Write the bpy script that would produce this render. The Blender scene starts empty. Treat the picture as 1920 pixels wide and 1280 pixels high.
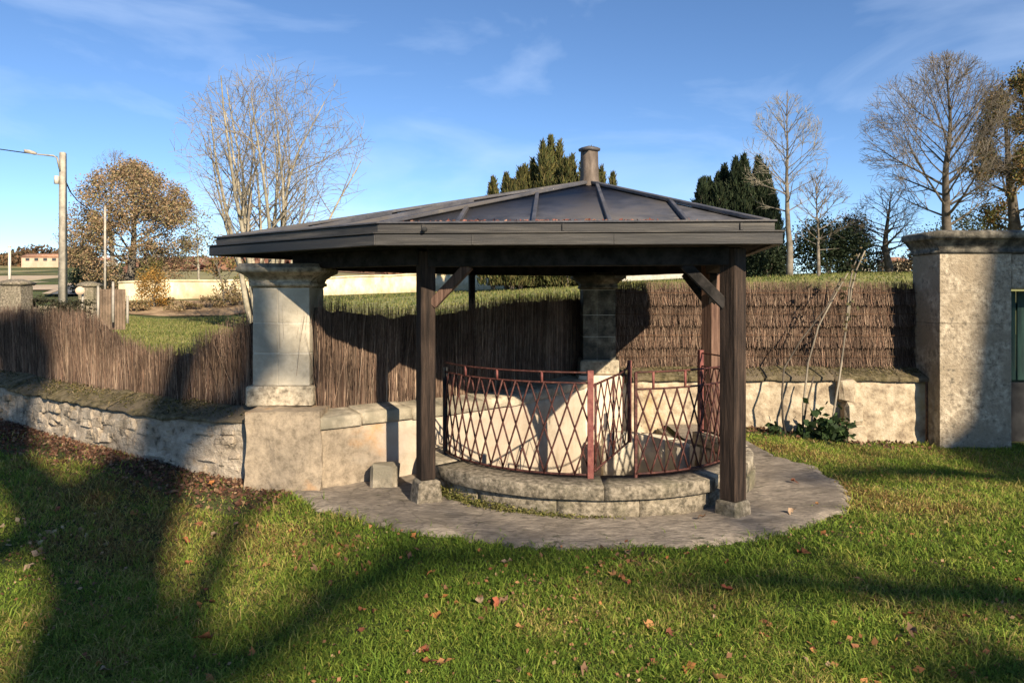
import bpy, bmesh, math, random
import numpy as np
from mathutils import Vector, noise as mnoise

R = random.Random(7)
NR = np.random.default_rng(7)
S = bpy.context.scene
COL = S.collection

# ------------------------------------------------------------------ camera, sky, sun, exposure
FPX, HOR = 1400.0, 552.0                      # focal length and horizon of the photograph, in its own pixels
cam = bpy.data.cameras.new('camera'); camo = bpy.data.objects.new('camera', cam); COL.objects.link(camo)
camo.location = (0, 0, 1.6); camo.rotation_euler = (math.radians(90), 0, 0)
cam.sensor_width = 36; cam.lens = FPX / 1920 * 36; cam.shift_y = -(640 - HOR) / 1920
cam.clip_start = 0.05; cam.clip_end = 3000
S.camera = camo

SUN_TAN, SUN_EL = 0.52, 27.8                  # the light runs (-0.52, 1) over the ground
az = math.atan2(SUN_TAN, -1.0)                # where the sun stands, clockwise from +Y
sl = bpy.data.lights.new('sun', 'SUN'); slo = bpy.data.objects.new('sun', sl); COL.objects.link(slo)
sl.energy = 4.9; sl.angle = math.radians(0.5); sl.color = (1.0, 0.86, 0.66)
sdir = Vector((math.sin(az) * math.cos(math.radians(SUN_EL)), math.cos(az) * math.cos(math.radians(SUN_EL)), math.sin(math.radians(SUN_EL))))
slo.rotation_euler = sdir.to_track_quat('Z', 'Y').to_euler(); slo.location = sdir * 60

W = bpy.data.worlds.new('World'); S.world = W; W.use_nodes = True
wn = W.node_tree.nodes; wl = W.node_tree.links; wn.clear()
wo = wn.new('ShaderNodeOutputWorld'); bg = wn.new('ShaderNodeBackground'); sky = wn.new('ShaderNodeTexSky')
sky.sky_type = 'NISHITA'; sky.sun_disc = False; sky.sun_elevation = math.radians(SUN_EL); sky.sun_rotation = az
sky.air_density = 0.7; sky.dust_density = 0.0; sky.ozone_density = 3.0; sky.altitude = 700
bg.inputs['Strength'].default_value = 0.088
tc = wn.new('ShaderNodeTexCoord'); mp = wn.new('ShaderNodeMapping'); mp.inputs['Scale'].default_value = (2.2, 2.2, 7.0)
mp.inputs['Rotation'].default_value = (0.0, math.radians(-14), 0.0)
cn = wn.new('ShaderNodeTexNoise'); cn.inputs['Scale'].default_value = 1.25; cn.inputs['Detail'].default_value = 7; cn.inputs['Roughness'].default_value = 0.52; cn.inputs['Distortion'].default_value = 0.5
cr = wn.new('ShaderNodeValToRGB'); cr.color_ramp.elements[0].position = 0.5; cr.color_ramp.elements[1].position = 0.85
cr.color_ramp.elements[0].color = (0, 0, 0, 1); cr.color_ramp.elements[1].color = (0.5, 0.5, 0.5, 1)
hs = wn.new('ShaderNodeHueSaturation'); hs.inputs['Saturation'].default_value = 1.07
mx = wn.new('ShaderNodeMix'); mx.data_type = 'RGBA'
wl.new(tc.outputs['Generated'], mp.inputs['Vector']); wl.new(mp.outputs[0], cn.inputs['Vector']); wl.new(cn.outputs['Fac'], cr.inputs['Fac'])
wl.new(sky.outputs[0], hs.inputs['Color']); wl.new(hs.outputs[0], mx.inputs[6]); wl.new(cr.outputs[0], mx.inputs[0]); mx.inputs[7].default_value = (5.6, 6.6, 8.2, 1)
wl.new(mx.outputs[2], bg.inputs['Color']); wl.new(bg.outputs[0], wo.inputs[0])

S.view_settings.view_transform = 'Standard'; S.view_settings.look = 'None'; S.view_settings.gamma = 1
S.view_settings.exposure = 1.0; S.view_settings.use_curve_mapping = False
S.cycles.max_bounces = 6; S.cycles.diffuse_bounces = 3; S.cycles.transparent_max_bounces = 6

# ------------------------------------------------------------------ helpers
def at(x, y, d):
    """the point at depth d metres that the photograph shows at pixel (x, y)"""
    return Vector(((x - 960) / FPX * d, d, 1.6 + (HOR - y) / FPX * d))

def tag(o, label=None, cat=None, group=None, kind=None):
    if label: o['label'] = label
    if cat: o['category'] = cat
    if group: o['group'] = group
    if kind: o['kind'] = kind
    return o

def empty(name, loc=(0, 0, 0), rz=0.0):
    o = bpy.data.objects.new(name, None); COL.objects.link(o); o.location = loc; o.rotation_euler = (0, 0, rz)
    o.empty_display_size = 0.1
    return o

def link(name, me, parent=None):
    o = bpy.data.objects.new(name, me); COL.objects.link(o)
    if parent is not None:
        o.parent = parent
        pl = Vector((0, 0, 0)); p = parent
        while p is not None: pl += p.location; p = p.parent      # parents here never turn unless built that way
        o.location = -pl
    return o

def np_mesh(name, V, faces, m, col=None, smooth=False):
    V = np.asarray(V, dtype=np.float32).reshape(-1, 3)
    if isinstance(faces, np.ndarray): faces = [faces]
    me = bpy.data.meshes.new(name)
    me.vertices.add(len(V)); me.vertices.foreach_set('co', V.ravel())
    li = np.concatenate([np.asarray(f, dtype=np.int32).ravel() for f in faces])
    tot = np.concatenate([np.full(len(f), f.shape[1], dtype=np.int32) for f in faces])
    st = np.concatenate([[0], np.cumsum(tot)[:-1]]).astype(np.int32)
    me.loops.add(len(li)); me.loops.foreach_set('vertex_index', li)
    me.polygons.add(len(tot)); me.polygons.foreach_set('loop_start', st)
    try: me.polygons.foreach_set('loop_total', tot)
    except Exception: pass
    if smooth: me.polygons.foreach_set('use_smooth', np.ones(len(tot), dtype=bool))
    me.update(calc_edges=True)
    if col is not None:
        ca = me.color_attributes.new('col', 'FLOAT_COLOR', 'POINT')
        c = np.ones((len(V), 4), dtype=np.float32); c[:, :3] = col
        ca.data.foreach_set('color', c.ravel())
    if m is not None: me.materials.append(m)
    return me

def obj(name, V, F, m, parent=None, col=None, smooth=False):
    return link(name, np_mesh(name, V, F, m, col, smooth), parent)

def tubes(P0, P1, r0, r1, k=4):
    """one open frustum per segment; returns verts, quads and the segment index of each vertex"""
    P0 = np.asarray(P0, float); P1 = np.asarray(P1, float); n = len(P0)
    r0 = np.broadcast_to(np.asarray(r0, float), (n,)); r1 = np.broadcast_to(np.asarray(r1, float), (n,))
    d = P1 - P0; d /= np.maximum(np.linalg.norm(d, axis=1, keepdims=True), 1e-9)
    up = np.where(np.abs(d[:, 2:3]) > 0.9, np.array([[1.0, 0, 0]]), np.array([[0, 0, 1.0]]))
    u = np.cross(d, up); u /= np.linalg.norm(u, axis=1, keepdims=True); v = np.cross(d, u)
    a = np.arange(k) / k * 2 * np.pi
    ring = np.cos(a)[None, :, None] * u[:, None, :] + np.sin(a)[None, :, None] * v[:, None, :]
    V = np.concatenate([P0[:, None] + ring * r0[:, None, None], P1[:, None] + ring * r1[:, None, None]], axis=1)
    b = np.arange(n)[:, None] * 2 * k; i = np.arange(k)[None]; j = (i + 1) % k
    F = np.stack([b + i, b + i + k, b + j + k, b + j], axis=2).reshape(-1, 4)
    return V.reshape(-1, 3), F, np.repeat(np.arange(n), 2 * k)

def loft(sections, closed_ends=True):
    """sections (n, k, 3): closed polygons joined along n"""
    A = np.asarray(sections, float); n, k, _ = A.shape
    F = []
    for s in range(n - 1):
        for i in range(k):
            j = (i + 1) % k
            F.append((s * k + i, s * k + j, (s + 1) * k + j, (s + 1) * k + i))
    out = [np.array(F)]
    if closed_ends:
        out.append(np.array([list(range(k))[::-1], [(n - 1) * k + i for i in range(k)]]))
    return A.reshape(-1, 3), out

def polytube(pts, r, k=6):
    """one continuous tube along a polyline"""
    pts = [Vector(p) for p in pts]; rr = r if hasattr(r, '__len__') else [r] * len(pts)
    secs = []; u = None
    for i, p in enumerate(pts):
        d = (pts[min(i + 1, len(pts) - 1)] - pts[max(i - 1, 0)]).normalized()
        if u is None:
            u = d.cross(Vector((0, 0, 1)) if abs(d.z) < 0.9 else Vector((1, 0, 0))).normalized()
        u = (u - d * u.dot(d)).normalized(); v = d.cross(u)
        secs.append([p + (u * math.cos(a * 2 * math.pi / k) + v * math.sin(a * 2 * math.pi / k)) * rr[i] for a in range(k)])
    return loft(secs)

def merge(parts):
    V, F, off = [], {}, 0
    for v, f in parts:
        v = np.asarray(v, float).reshape(-1, 3)
        for ff in (f if isinstance(f, list) else [f]):
            F.setdefault(ff.shape[1], []).append(ff + off)
        V.append(v); off += len(v)
    return np.concatenate(V), [np.concatenate(x) for x in F.values()]

def hexa(c8, bevel=0.012, jit=0.004, sub=0):
    """bevelled, slightly uneven block from 8 corners (bottom 4 counter-clockwise, then top 4)"""
    bm = bmesh.new(); vs = [bm.verts.new(c) for c in c8]
    for f in ((3, 2, 1, 0), (4, 5, 6, 7), (0, 1, 5, 4), (1, 2, 6, 5), (2, 3, 7, 6), (3, 0, 4, 7)):
        bm.faces.new([vs[i] for i in f])
    if sub: bmesh.ops.subdivide_edges(bm, edges=bm.edges[:], cuts=sub, use_grid_fill=True)
    if bevel and not sub: bmesh.ops.bevel(bm, geom=bm.edges[:], offset=bevel, segments=1, affect='EDGES', profile=0.5)
    for v in bm.verts:
        v.co += Vector((R.uniform(-jit, jit), R.uniform(-jit, jit), R.uniform(-jit, jit)))
    me = bpy.data.meshes.new('block'); bm.to_mesh(me); bm.free()
    return me

def block(name, x0, x1, y0, y1, z0, z1, m, parent=None, bevel=0.012, jit=0.004):
    me = hexa([(x0, y0, z0), (x1, y0, z0), (x1, y1, z0), (x0, y1, z0), (x0, y0, z1), (x1, y0, z1), (x1, y1, z1), (x0, y1, z1)], bevel, jit)
    me.materials.append(m)
    return link(name, me, parent)

def beam(name, a, b, w, h, m, parent=None, bevel=0.006, up=Vector((0, 0, 1))):
    a, b = Vector(a), Vector(b); d = (b - a).normalized(); s = d.cross(up).normalized(); t = s.cross(d)
    c = []
    for p in (a, b):
        c.append([p - s * w / 2 - t * h / 2, p + s * w / 2 - t * h / 2, p + s * w / 2 + t * h / 2, p - s * w / 2 + t * h / 2])
    me = hexa([c[0][0], c[0][1], c[1][1], c[1][0], c[0][3], c[0][2], c[1][2], c[1][3]], bevel, 0.0)
    me.materials.append(m)
    return link(name, me, parent)

def smooth_line(pts, step=0.12):
    """Catmull-Rom through plan points, resampled"""
    P = [Vector(p) for p in pts]; P = [P[0] * 2 - P[1]] + P + [P[-1] * 2 - P[-2]]
    out = []
    for i in range(1, len(P) - 2):
        n = max(2, int((P[i + 1] - P[i]).length / step))
        for k in range(n):
            t = k / n
            out.append(0.5 * ((2 * P[i]) + (P[i + 1] - P[i - 1]) * t + (2 * P[i - 1] - 5 * P[i] + 4 * P[i + 1] - P[i + 2]) * t * t + (3 * P[i] - P[i - 1] - 3 * P[i + 1] + P[i + 2]) * t ** 3))
    out.append(P[-2])
    return out

def normals2(line):
    """unit plan normals pointing away from the camera side"""
    out = []
    for i in range(len(line)):
        d = (line[min(i + 1, len(line) - 1)] - line[max(i - 1, 0)]).normalized()
        n = Vector((-d.y, d.x)); out.append(n if n.y > 0 or (abs(n.y) < 0.3 and n.x < 0 and n.y > -0.3) else -n)
    return out

def sst(a, b, x):
    t = np.clip((np.asarray(x, float) - a) / (b - a), 0, 1); return t * t * (3 - 2 * t)

def vnoise(x, y, s, seed=0.0):
    return mnoise.noise(Vector((x * s + seed, y * s - seed, seed * 1.7)))

# ------------------------------------------------------------------ materials
def _new(name):
    m = bpy.data.materials.new(name); m.use_nodes = True
    nt = m.node_tree; b = nt.nodes['Principled BSDF']; b.inputs['Specular IOR Level'].default_value = 0.25
    return m, nt, b

def _noise(nt, vec, scale, detail=6, rough=0.6, dist=0.0):
    n = nt.nodes.new('ShaderNodeTexNoise'); n.inputs['Scale'].default_value = scale; n.inputs['Detail'].default_value = detail
    n.inputs['Roughness'].default_value = rough; n.inputs['Distortion'].default_value = dist
    nt.links.new(vec, n.inputs['Vector']); return n.outputs['Fac']

def _ramp(nt, fac, stops):
    r = nt.nodes.new('ShaderNodeValToRGB'); e = r.color_ramp.elements
    while len(e) < len(stops): e.new(0.5)
    for i, (p, c) in enumerate(stops):
        e[i].position = p; e[i].color = (*c, 1) if len(c) == 3 else c
    nt.links.new(fac, r.inputs['Fac']); return r.outputs['Color']

def _mix(nt, fac, a, b, mode='MIX'):
    m = nt.nodes.new('ShaderNodeMix'); m.data_type = 'RGBA'; m.blend_type = mode
    for s, v in ((0, fac), (6, a), (7, b)):
        if hasattr(v, 'is_linked'): nt.links.new(v, m.inputs[s])
        else: m.inputs[s].default_value = v if s == 0 else ((*v, 1) if len(v) == 3 else v)
    return m.outputs[2]

def _pos(nt, scale=(1, 1, 1), coord='pos', rot=(0, 0, 0)):
    if coord == 'pos': g = nt.nodes.new('ShaderNodeNewGeometry').outputs['Position']
    else: g = nt.nodes.new('ShaderNodeTexCoord').outputs['Object']
    mp = nt.nodes.new('ShaderNodeMapping'); mp.inputs['Scale'].default_value = scale; mp.inputs['Rotation'].default_value = rot
    nt.links.new(g, mp.inputs['Vector']); return mp.outputs[0]

def _bump(nt, b, h, strength, dist=0.02):
    n = nt.nodes.new('ShaderNodeBump'); n.inputs['Strength'].default_value = strength; n.inputs['Distance'].default_value = dist
    nt.links.new(h, n.inputs['Height']); nt.links.new(n.outputs[0], b.inputs['Normal'])

G = (0.5, 0.5, 0.5)
def mottle(name, stops, big=None, bigscale=0.9, bigpos=(0.45, 0.62), scale=7, rough=0.9, bump=0.5, bscale=45, bdist=0.02, stretch=(1, 1, 1), spots=None, sscale=14, spos=(0.62, 0.7), metallic=0.0, tint=True):
    """mottled surface: fine noise through stops, a second tone in broad patches, lichen-like spots, fine relief"""
    m, nt, b = _new(name); v = _pos(nt, stretch)
    c = _ramp(nt, _noise(nt, v, scale, 9, 0.65), [(0.5 + (p - 0.5) * 0.55, q) for p, q in stops])
    if big is not None:
        c = _mix(nt, _ramp(nt, _noise(nt, v, bigscale, 5, 0.55, 0.6), [(bigpos[0], (0, 0, 0)), (bigpos[1], (1, 1, 1))]), c, big)
    if spots is not None:
        c = _mix(nt, _ramp(nt, _noise(nt, v, sscale, 6, 0.7), [(spos[0], (0, 0, 0)), (spos[1], (1, 1, 1))]), c, spots)
    if tint:
        oi = nt.nodes.new('ShaderNodeObjectInfo')
        c = _mix(nt, 1.0, c, _ramp(nt, oi.outputs['Random'], [(0, (0.84, 0.84, 0.83)), (1, (1.06, 1.04, 1.0))]), 'MULTIPLY')
    nt.links.new(c, b.inputs['Base Color']); b.inputs['Roughness'].default_value = rough; b.inputs['Metallic'].default_value = metallic
    if bump: _bump(nt, b, _noise(nt, v, bscale, 8, 0.7), bump, bdist)
    return m

def attr_mat(name, rough=0.9, trans=0.0, vary=0.35, scale=3.0, spec=0.2):
    """colour from the per-piece attribute, varied by broad noise; optional light through the leaf"""
    m, nt, b = _new(name); b.inputs['Specular IOR Level'].default_value = spec
    a = nt.nodes.new('ShaderNodeAttribute'); a.attribute_name = 'col'
    c = _mix(nt, 1.0, a.outputs['Color'], _ramp(nt, _noise(nt, _pos(nt), scale, 4), [(0.3, (1 - vary,) * 3), (0.7, (1 + vary * 0.5,) * 3)]), 'MULTIPLY')
    nt.links.new(c, b.inputs['Base Color']); b.inputs['Roughness'].default_value = rough
    if trans:
        t = nt.nodes.new('ShaderNodeBsdfTranslucent'); nt.links.new(c, t.inputs['Color'])
        mixs = nt.nodes.new('ShaderNodeMixShader'); mixs.inputs[0].default_value = trans
        out = nt.nodes['Material Output']
        nt.links.new(b.outputs[0], mixs.inputs[1]); nt.links.new(t.outputs[0], mixs.inputs[2]); nt.links.new(mixs.outputs[0], out.inputs['Surface'])
    return m

M = {}
M['limestone'] = mottle('limestone', [(0.25, (0.13, 0.11, 0.08)), (0.45, (0.36, 0.30, 0.22)), (0.7, (0.56, 0.48, 0.36))], big=(0.25, 0.22, 0.165), bigscale=2.2, bigpos=(0.48, 0.7), scale=18, spots=(0.12, 0.115, 0.08), sscale=34, spos=(0.6, 0.72))
M['pale_stone'] = mottle('pale_stone', [(0.25, (0.40, 0.35, 0.27)), (0.5, (0.60, 0.53, 0.42)), (0.75, (0.72, 0.64, 0.5))], big=(0.40, 0.36, 0.28), bigscale=2.0, bigpos=(0.5, 0.72), scale=6, bump=0.3)
M['grey_stone'] = mottle('grey_stone', [(0.25, (0.085, 0.072, 0.052)), (0.5, (0.22, 0.185, 0.135)), (0.75, (0.38, 0.32, 0.24))], big=(0.15, 0.135, 0.085), bigscale=2.6, bigpos=(0.5, 0.7), scale=24, spots=(0.42, 0.37, 0.27), sscale=26, spos=(0.62, 0.72), bump=0.7)
M['shaft_stone'] = mottle('shaft_stone', [(0.25, (0.34, 0.30, 0.235)), (0.5, (0.46, 0.41, 0.325)), (0.75, (0.56, 0.50, 0.40))], big=(0.30, 0.27, 0.215), bigscale=2.6, bigpos=(0.45, 0.7), scale=5, bump=0.3, spots=(0.22, 0.2, 0.155), sscale=22, spos=(0.64, 0.74))
M['stained'] = mottle('stained', [(0.25, (0.15, 0.12, 0.085)), (0.5, (0.36, 0.295, 0.21)), (0.75, (0.54, 0.45, 0.33))], big=(0.23, 0.195, 0.135), bigscale=1.9, bigpos=(0.42, 0.6), scale=6, bump=0.7, bscale=26, bdist=0.03, spots=(0.44, 0.27, 0.13), sscale=3.1, spos=(0.60, 0.72))
M['plaster'] = mottle('plaster', [(0.25, (0.52, 0.43, 0.33)), (0.5, (0.68, 0.58, 0.46)), (0.75, (0.76, 0.66, 0.53))], big=(0.50, 0.40, 0.32), bigscale=1.4, bigpos=(0.5, 0.7), scale=5, bump=0.25, bscale=30)
M['rubble'] = mottle('rubble', [(0.2, (0.14, 0.115, 0.085)), (0.36, (0.38, 0.31, 0.235)), (0.62, (0.52, 0.435, 0.34)), (0.8, (0.60, 0.515, 0.41))], big=(0.30, 0.245, 0.17), bigscale=1.6, bigpos=(0.54, 0.7), scale=8, bump=0.9, bscale=22, bdist=0.05, spots=(0.09, 0.075, 0.055), sscale=13, spos=(0.63, 0.68))
M['old_wall'] = mottle('old_wall', [(0.25, (0.23, 0.175, 0.12)), (0.5, (0.43, 0.345, 0.24)), (0.75, (0.56, 0.475, 0.35))], big=(0.46, 0.33, 0.14), bigscale=1.3, bigpos=(0.56, 0.72), scale=7, bump=0.6, bscale=28, bdist=0.03, spots=(0.16, 0.12, 0.08), sscale=11, spos=(0.62, 0.7))
M['pier_stone'] = mottle('pier_stone', [(0.25, (0.20, 0.16, 0.11)), (0.5, (0.38, 0.31, 0.22)), (0.75, (0.54, 0.45, 0.325))], big=(0.29, 0.23, 0.155), bigscale=2.3, bigpos=(0.42, 0.62), scale=16, spots=(0.13, 0.11, 0.08), sscale=15, spos=(0.57, 0.7), bump=0.9, bscale=30, bdist=0.03, tint=False)
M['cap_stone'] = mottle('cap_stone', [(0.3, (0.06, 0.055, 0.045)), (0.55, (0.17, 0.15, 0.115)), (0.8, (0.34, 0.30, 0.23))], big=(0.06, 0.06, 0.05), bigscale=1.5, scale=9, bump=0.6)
M['coping_stone'] = mottle('coping_stone', [(0.25, (0.22, 0.19, 0.14)), (0.5, (0.42, 0.36, 0.27)), (0.75, (0.58, 0.50, 0.38))], big=(0.26, 0.23, 0.17), bigscale=2.4, scale=9, bump=0.5)
M['moss'] = mottle('moss', [(0.25, (0.05, 0.042, 0.022)), (0.5, (0.13, 0.105, 0.05)), (0.75, (0.24, 0.195, 0.115))], big=(0.19, 0.15, 0.10), bigscale=2.4, scale=16, bump=1.0, bscale=60, bdist=0.03)
M['paving'] = mottle('paving', [(0.2, (0.15, 0.125, 0.098)), (0.5, (0.255, 0.213, 0.166)), (0.8, (0.36, 0.302, 0.236))], big=(0.135, 0.112, 0.086), bigscale=1.7, bigpos=(0.5, 0.72), scale=22, bump=0.7, bscale=40, bdist=0.025, stretch=(0.6, 1.5, 1), spots=(0.08, 0.075, 0.05), sscale=9, spos=(0.6, 0.68), tint=False)
M['post_wood'] = mottle('post_wood', [(0.3, (0.017, 0.011, 0.008)), (0.55, (0.042, 0.027, 0.019)), (0.8, (0.082, 0.053, 0.037))], scale=14, stretch=(3, 3, 0.18), bump=0.5, bscale=30, rough=0.75)
M['red_wood'] = mottle('red_wood', [(0.3, (0.065, 0.035, 0.025)), (0.55, (0.135, 0.078, 0.055)), (0.8, (0.20, 0.122, 0.088))], scale=14, stretch=(3, 3, 0.18), bump=0.5, bscale=30, rough=0.75)
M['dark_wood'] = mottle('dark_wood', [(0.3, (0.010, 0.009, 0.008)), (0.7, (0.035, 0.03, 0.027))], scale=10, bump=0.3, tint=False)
M['fascia'] = mottle('fascia', [(0.3, (0.035, 0.033, 0.031)), (0.55, (0.072, 0.066, 0.060)), (0.8, (0.13, 0.117, 0.102))], big=(0.045, 0.043, 0.043), bigscale=1.2, scale=5, stretch=(0.35, 0.35, 6), bump=0.25, bscale=20, rough=0.55)
M['zinc'] = mottle('zinc', [(0.3, (0.05, 0.052, 0.062)), (0.7, (0.10, 0.10, 0.115))], big=(0.10, 0.092, 0.09), bigscale=2.2, scale=5, spots=(0.15, 0.135, 0.115), sscale=12, spos=(0.62, 0.72), bump=0.25, rough=0.55, metallic=0.1)
M['finial'] = mottle('finial', [(0.3, (0.09, 0.07, 0.056)), (0.7, (0.19, 0.15, 0.12))], scale=6, bump=0.4, tint=False, stretch=(2, 2, 0.6))
M['iron'] = mottle('iron', [(0.3, (0.035, 0.014, 0.012)), (0.6, (0.085, 0.03, 0.024)), (0.8, (0.14, 0.06, 0.044))], scale=30, bump=0.3, rough=0.6)
M['red_iron'] = mottle('red_iron', [(0.3, (0.15, 0.045, 0.04)), (0.7, (0.26, 0.095, 0.075))], scale=20, bump=0.3, rough=0.55)
M['rust'] = mottle('rust', [(0.3, (0.05, 0.025, 0.014)), (0.7, (0.16, 0.08, 0.04))], scale=20)
M['twig'] = attr_mat('twig', 0.9, 0.0, 0.45, 2.4)
M['blade'] = attr_mat('blade', 0.75, 0.36, 0.2, 1.3)
M['leaf'] = attr_mat('leaf', 0.75, 0.2, 0.25, 0.8)
M['needles'] = attr_mat('needles', 0.8, 0.1, 0.35, 0.7)
M['dry_leaf'] = attr_mat('dry_leaf', 0.8, 0.15, 0.2, 20)
M['bark_pale'] = mottle('bark_pale', [(0.3, (0.21, 0.185, 0.135)), (0.7, (0.42, 0.37, 0.28))], scale=3, bump=0.4)
M['bark_twig'] = mottle('bark_twig', [(0.3, (0.16, 0.135, 0.105)), (0.7, (0.32, 0.275, 0.21))], scale=3, bump=0.2)
M['bark_grey'] = mottle('bark_grey', [(0.3, (0.10, 0.085, 0.068)), (0.7, (0.23, 0.195, 0.155))], scale=3, bump=0.4)
M['bark_dark'] = mottle('bark_dark', [(0.3, (0.055, 0.046, 0.036)), (0.7, (0.14, 0.115, 0.09))], scale=3, bump=0.4)
M['concrete'] = mottle('concrete', [(0.3, (0.26, 0.235, 0.20)), (0.7, (0.42, 0.38, 0.32))], scale=4, bump=0.2)
M['white_paint'] = mottle('white_paint', [(0.3, (0.50, 0.46, 0.39)), (0.7, (0.66, 0.61, 0.52))], scale=4, bump=0.1)
M['black'] = mottle('black', [(0.3, (0.012, 0.012, 0.013)), (0.7, (0.03, 0.03, 0.03))], scale=5, bump=0, tint=False)
M['asphalt'] = mottle('asphalt', [(0.3, (0.10, 0.10, 0.10)), (0.7, (0.17, 0.17, 0.168))], scale=1, bump=0.1, tint=False)
M['cream_wall'] = mottle('cream_wall', [(0.25, (0.46, 0.38, 0.24)), (0.5, (0.64, 0.54, 0.36)), (0.75, (0.76, 0.66, 0.47))], scale=2.6, big=(0.40, 0.31, 0.19), bigscale=0.5, bigpos=(0.5, 0.75), bump=0.7, bscale=8, stretch=(1, 1, 0.6), spots=(0.30, 0.24, 0.15), sscale=5)
M['tile'] = mottle('tile', [(0.3, (0.24, 0.12, 0.075)), (0.7, (0.42, 0.24, 0.16))], scale=2, bump=0.5, bscale=12)
M['field'] = mottle('field', [(0.3, (0.36, 0.27, 0.18)), (0.7, (0.50, 0.385, 0.265))], scale=0.3, big=(0.40, 0.32, 0.19), bigscale=0.03, bump=0.3, bscale=3, tint=False)
M['pasture'] = mottle('pasture', [(0.3, (0.17, 0.155, 0.06)), (0.7, (0.28, 0.24, 0.11))], scale=0.5, big=(0.24, 0.20, 0.09), bigscale=0.07, bump=0.6, bscale=4, tint=False)
M['bank'] = mottle('bank', [(0.3, (0.17, 0.11, 0.06)), (0.7, (0.36, 0.25, 0.145))], scale=1.4, bump=0.8, bscale=5, tint=False)
M['green_paint'] = mottle('green_paint', [(0.3, (0.006, 0.024, 0.02)), (0.7, (0.015, 0.05, 0.038))], scale=6, bump=0.2, stretch=(3, 3, 0.3), rough=0.5)
M['glass'] = mottle('glass', [(0.3, (0.03, 0.035, 0.04)), (0.7, (0.06, 0.065, 0.07))], bump=0, rough=0.1)

# ------------------------------------------------------------------ plan of the place
CX, CY = 0.65, 6.75                                           # middle of the round basin
LEFT = [(-13.5, 14.2), (-9.2, 11.1), (-5.86, 8.54), (-4.35, 7.33), (-3.35, 6.62), (-2.7, 6.3), (-2.02, 6.13)]
NICHE = [(-1.56, 6.03), (-1.08, 6.38), (-0.57, 6.78), (0.0, 7.32), (0.38, 7.88), (0.72, 8.45), (0.95, 8.85)]
RIGHT = [(1.22, 8.98), (2.2, 9.12), (3.2, 9.1), (5.04, 9.02)]
WALLX = [p[0] for p in LEFT + NICHE + RIGHT] + [6.0, 30]; WALLY = [p[1] for p in LEFT + NICHE + RIGHT] + [9.0, 9.0]
def wall_y(x): return np.interp(x, WALLX, WALLY, left=14.2)

RAD_A = [-195, -171, -160, -145, -120, -90, -60, -30, 0, 40, 60]
RAD_R = [2.95, 2.80, 2.55, 2.34, 2.15, 2.06, 2.12, 2.22, 2.16, 1.95, 1.9]
def apron_r(deg): return np.interp(deg, RAD_A, RAD_R)
def polar(x, y):
    a = np.degrees(np.arctan2(y - CY, x - CX)); a = np.where(a > 90, a - 360, a)
    return np.hypot(x - CX, y - CY), a

TU = [(-400 - 960) / FPX, (0 - 960) / FPX, (150 - 960) / FPX, (300 - 960) / FPX, (430 - 960) / FPX, (600 - 960) / FPX, -10 / FPX, 340 / FPX, 640 / FPX, 940 / FPX, 1440 / FPX]
TD = np.log([10, 16, 24, 34, 38, 44, 60, 100, 180, 300, 700])
TZ = np.array([
 [.15, .25, .55, .9, 1.05, 1.3, 1.8, 3.2, 7.4, 14.3, 20],
 [.15, .25, .55, .9, 1.05, 1.3, 1.8, 3.2, 7.4, 14.3, 20],
 [.15, .22, .45, .8, 1.0, 1.25, 1.8, 3.3, 7.6, 14.3, 20],
 [.15, .20, .33, .46, 1.20, 1.45, 2.5, 4.9, 8.8, 14.0, 19],
 [.15, .20, .35, .50, 1.20, 1.45, 2.5, 4.9, 8.8, 13.8, 18],
 [.15, .40, .90, 1.25, 1.40, 1.55, 2.5, 4.9, 8.7, 13.0, 16],
 [.20, 1.2, 1.46, 1.72, 1.80, 1.92, 2.2, 2.9, 4.0, 6.0, 8],
 [.25, 1.5, 1.88, 2.22, 2.34, 2.50, 2.9, 3.9, 5.0, 7.0, 9],
 [.25, 1.6, 2.12, 2.54, 2.66, 2.80, 3.3, 4.5, 6.5, 9.0, 11],
 [.25, 1.6, 2.12, 2.54, 2.66, 2.80, 3.3, 4.5, 6.5, 9.0, 11],
 [.25, 1.6, 2.12, 2.54, 2.66, 2.80, 3.3, 4.5, 6.5, 9.0, 11]])
def terrain_z(x, y):
    x = np.asarray(x, float); y = np.asarray(y, float)
    near = 0.17 * sst(1.5, 3.6, -x) * sst(2.5, 6.0, y) - 0.20 * sst(2.4, 4.8, x) * sst(4.8, 8.4, y)
    yy = np.maximum(y, 6.0); u = np.clip(x / yy, TU[0], TU[-1]); ld = np.clip(np.log(yy), TD[0], TD[-1])
    ui = np.clip(np.searchsorted(TU, u) - 1, 0, len(TU) - 2); di = np.clip(np.searchsorted(TD, ld) - 1, 0, len(TD) - 2)
    tu = (u - np.take(TU, ui)) / (np.take(TU, ui + 1) - np.take(TU, ui)); td = (ld - TD[di]) / (TD[di + 1] - TD[di])
    far = TZ[ui, di] * (1 - tu) * (1 - td) + TZ[ui + 1, di] * tu * (1 - td) + TZ[ui, di + 1] * (1 - tu) * td + TZ[ui + 1, di + 1] * tu * td
    return near + (far - near) * sst(0.3, 1.8, y - wall_y(x))
def tz(x, y): return float(terrain_z(x, y))

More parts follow.
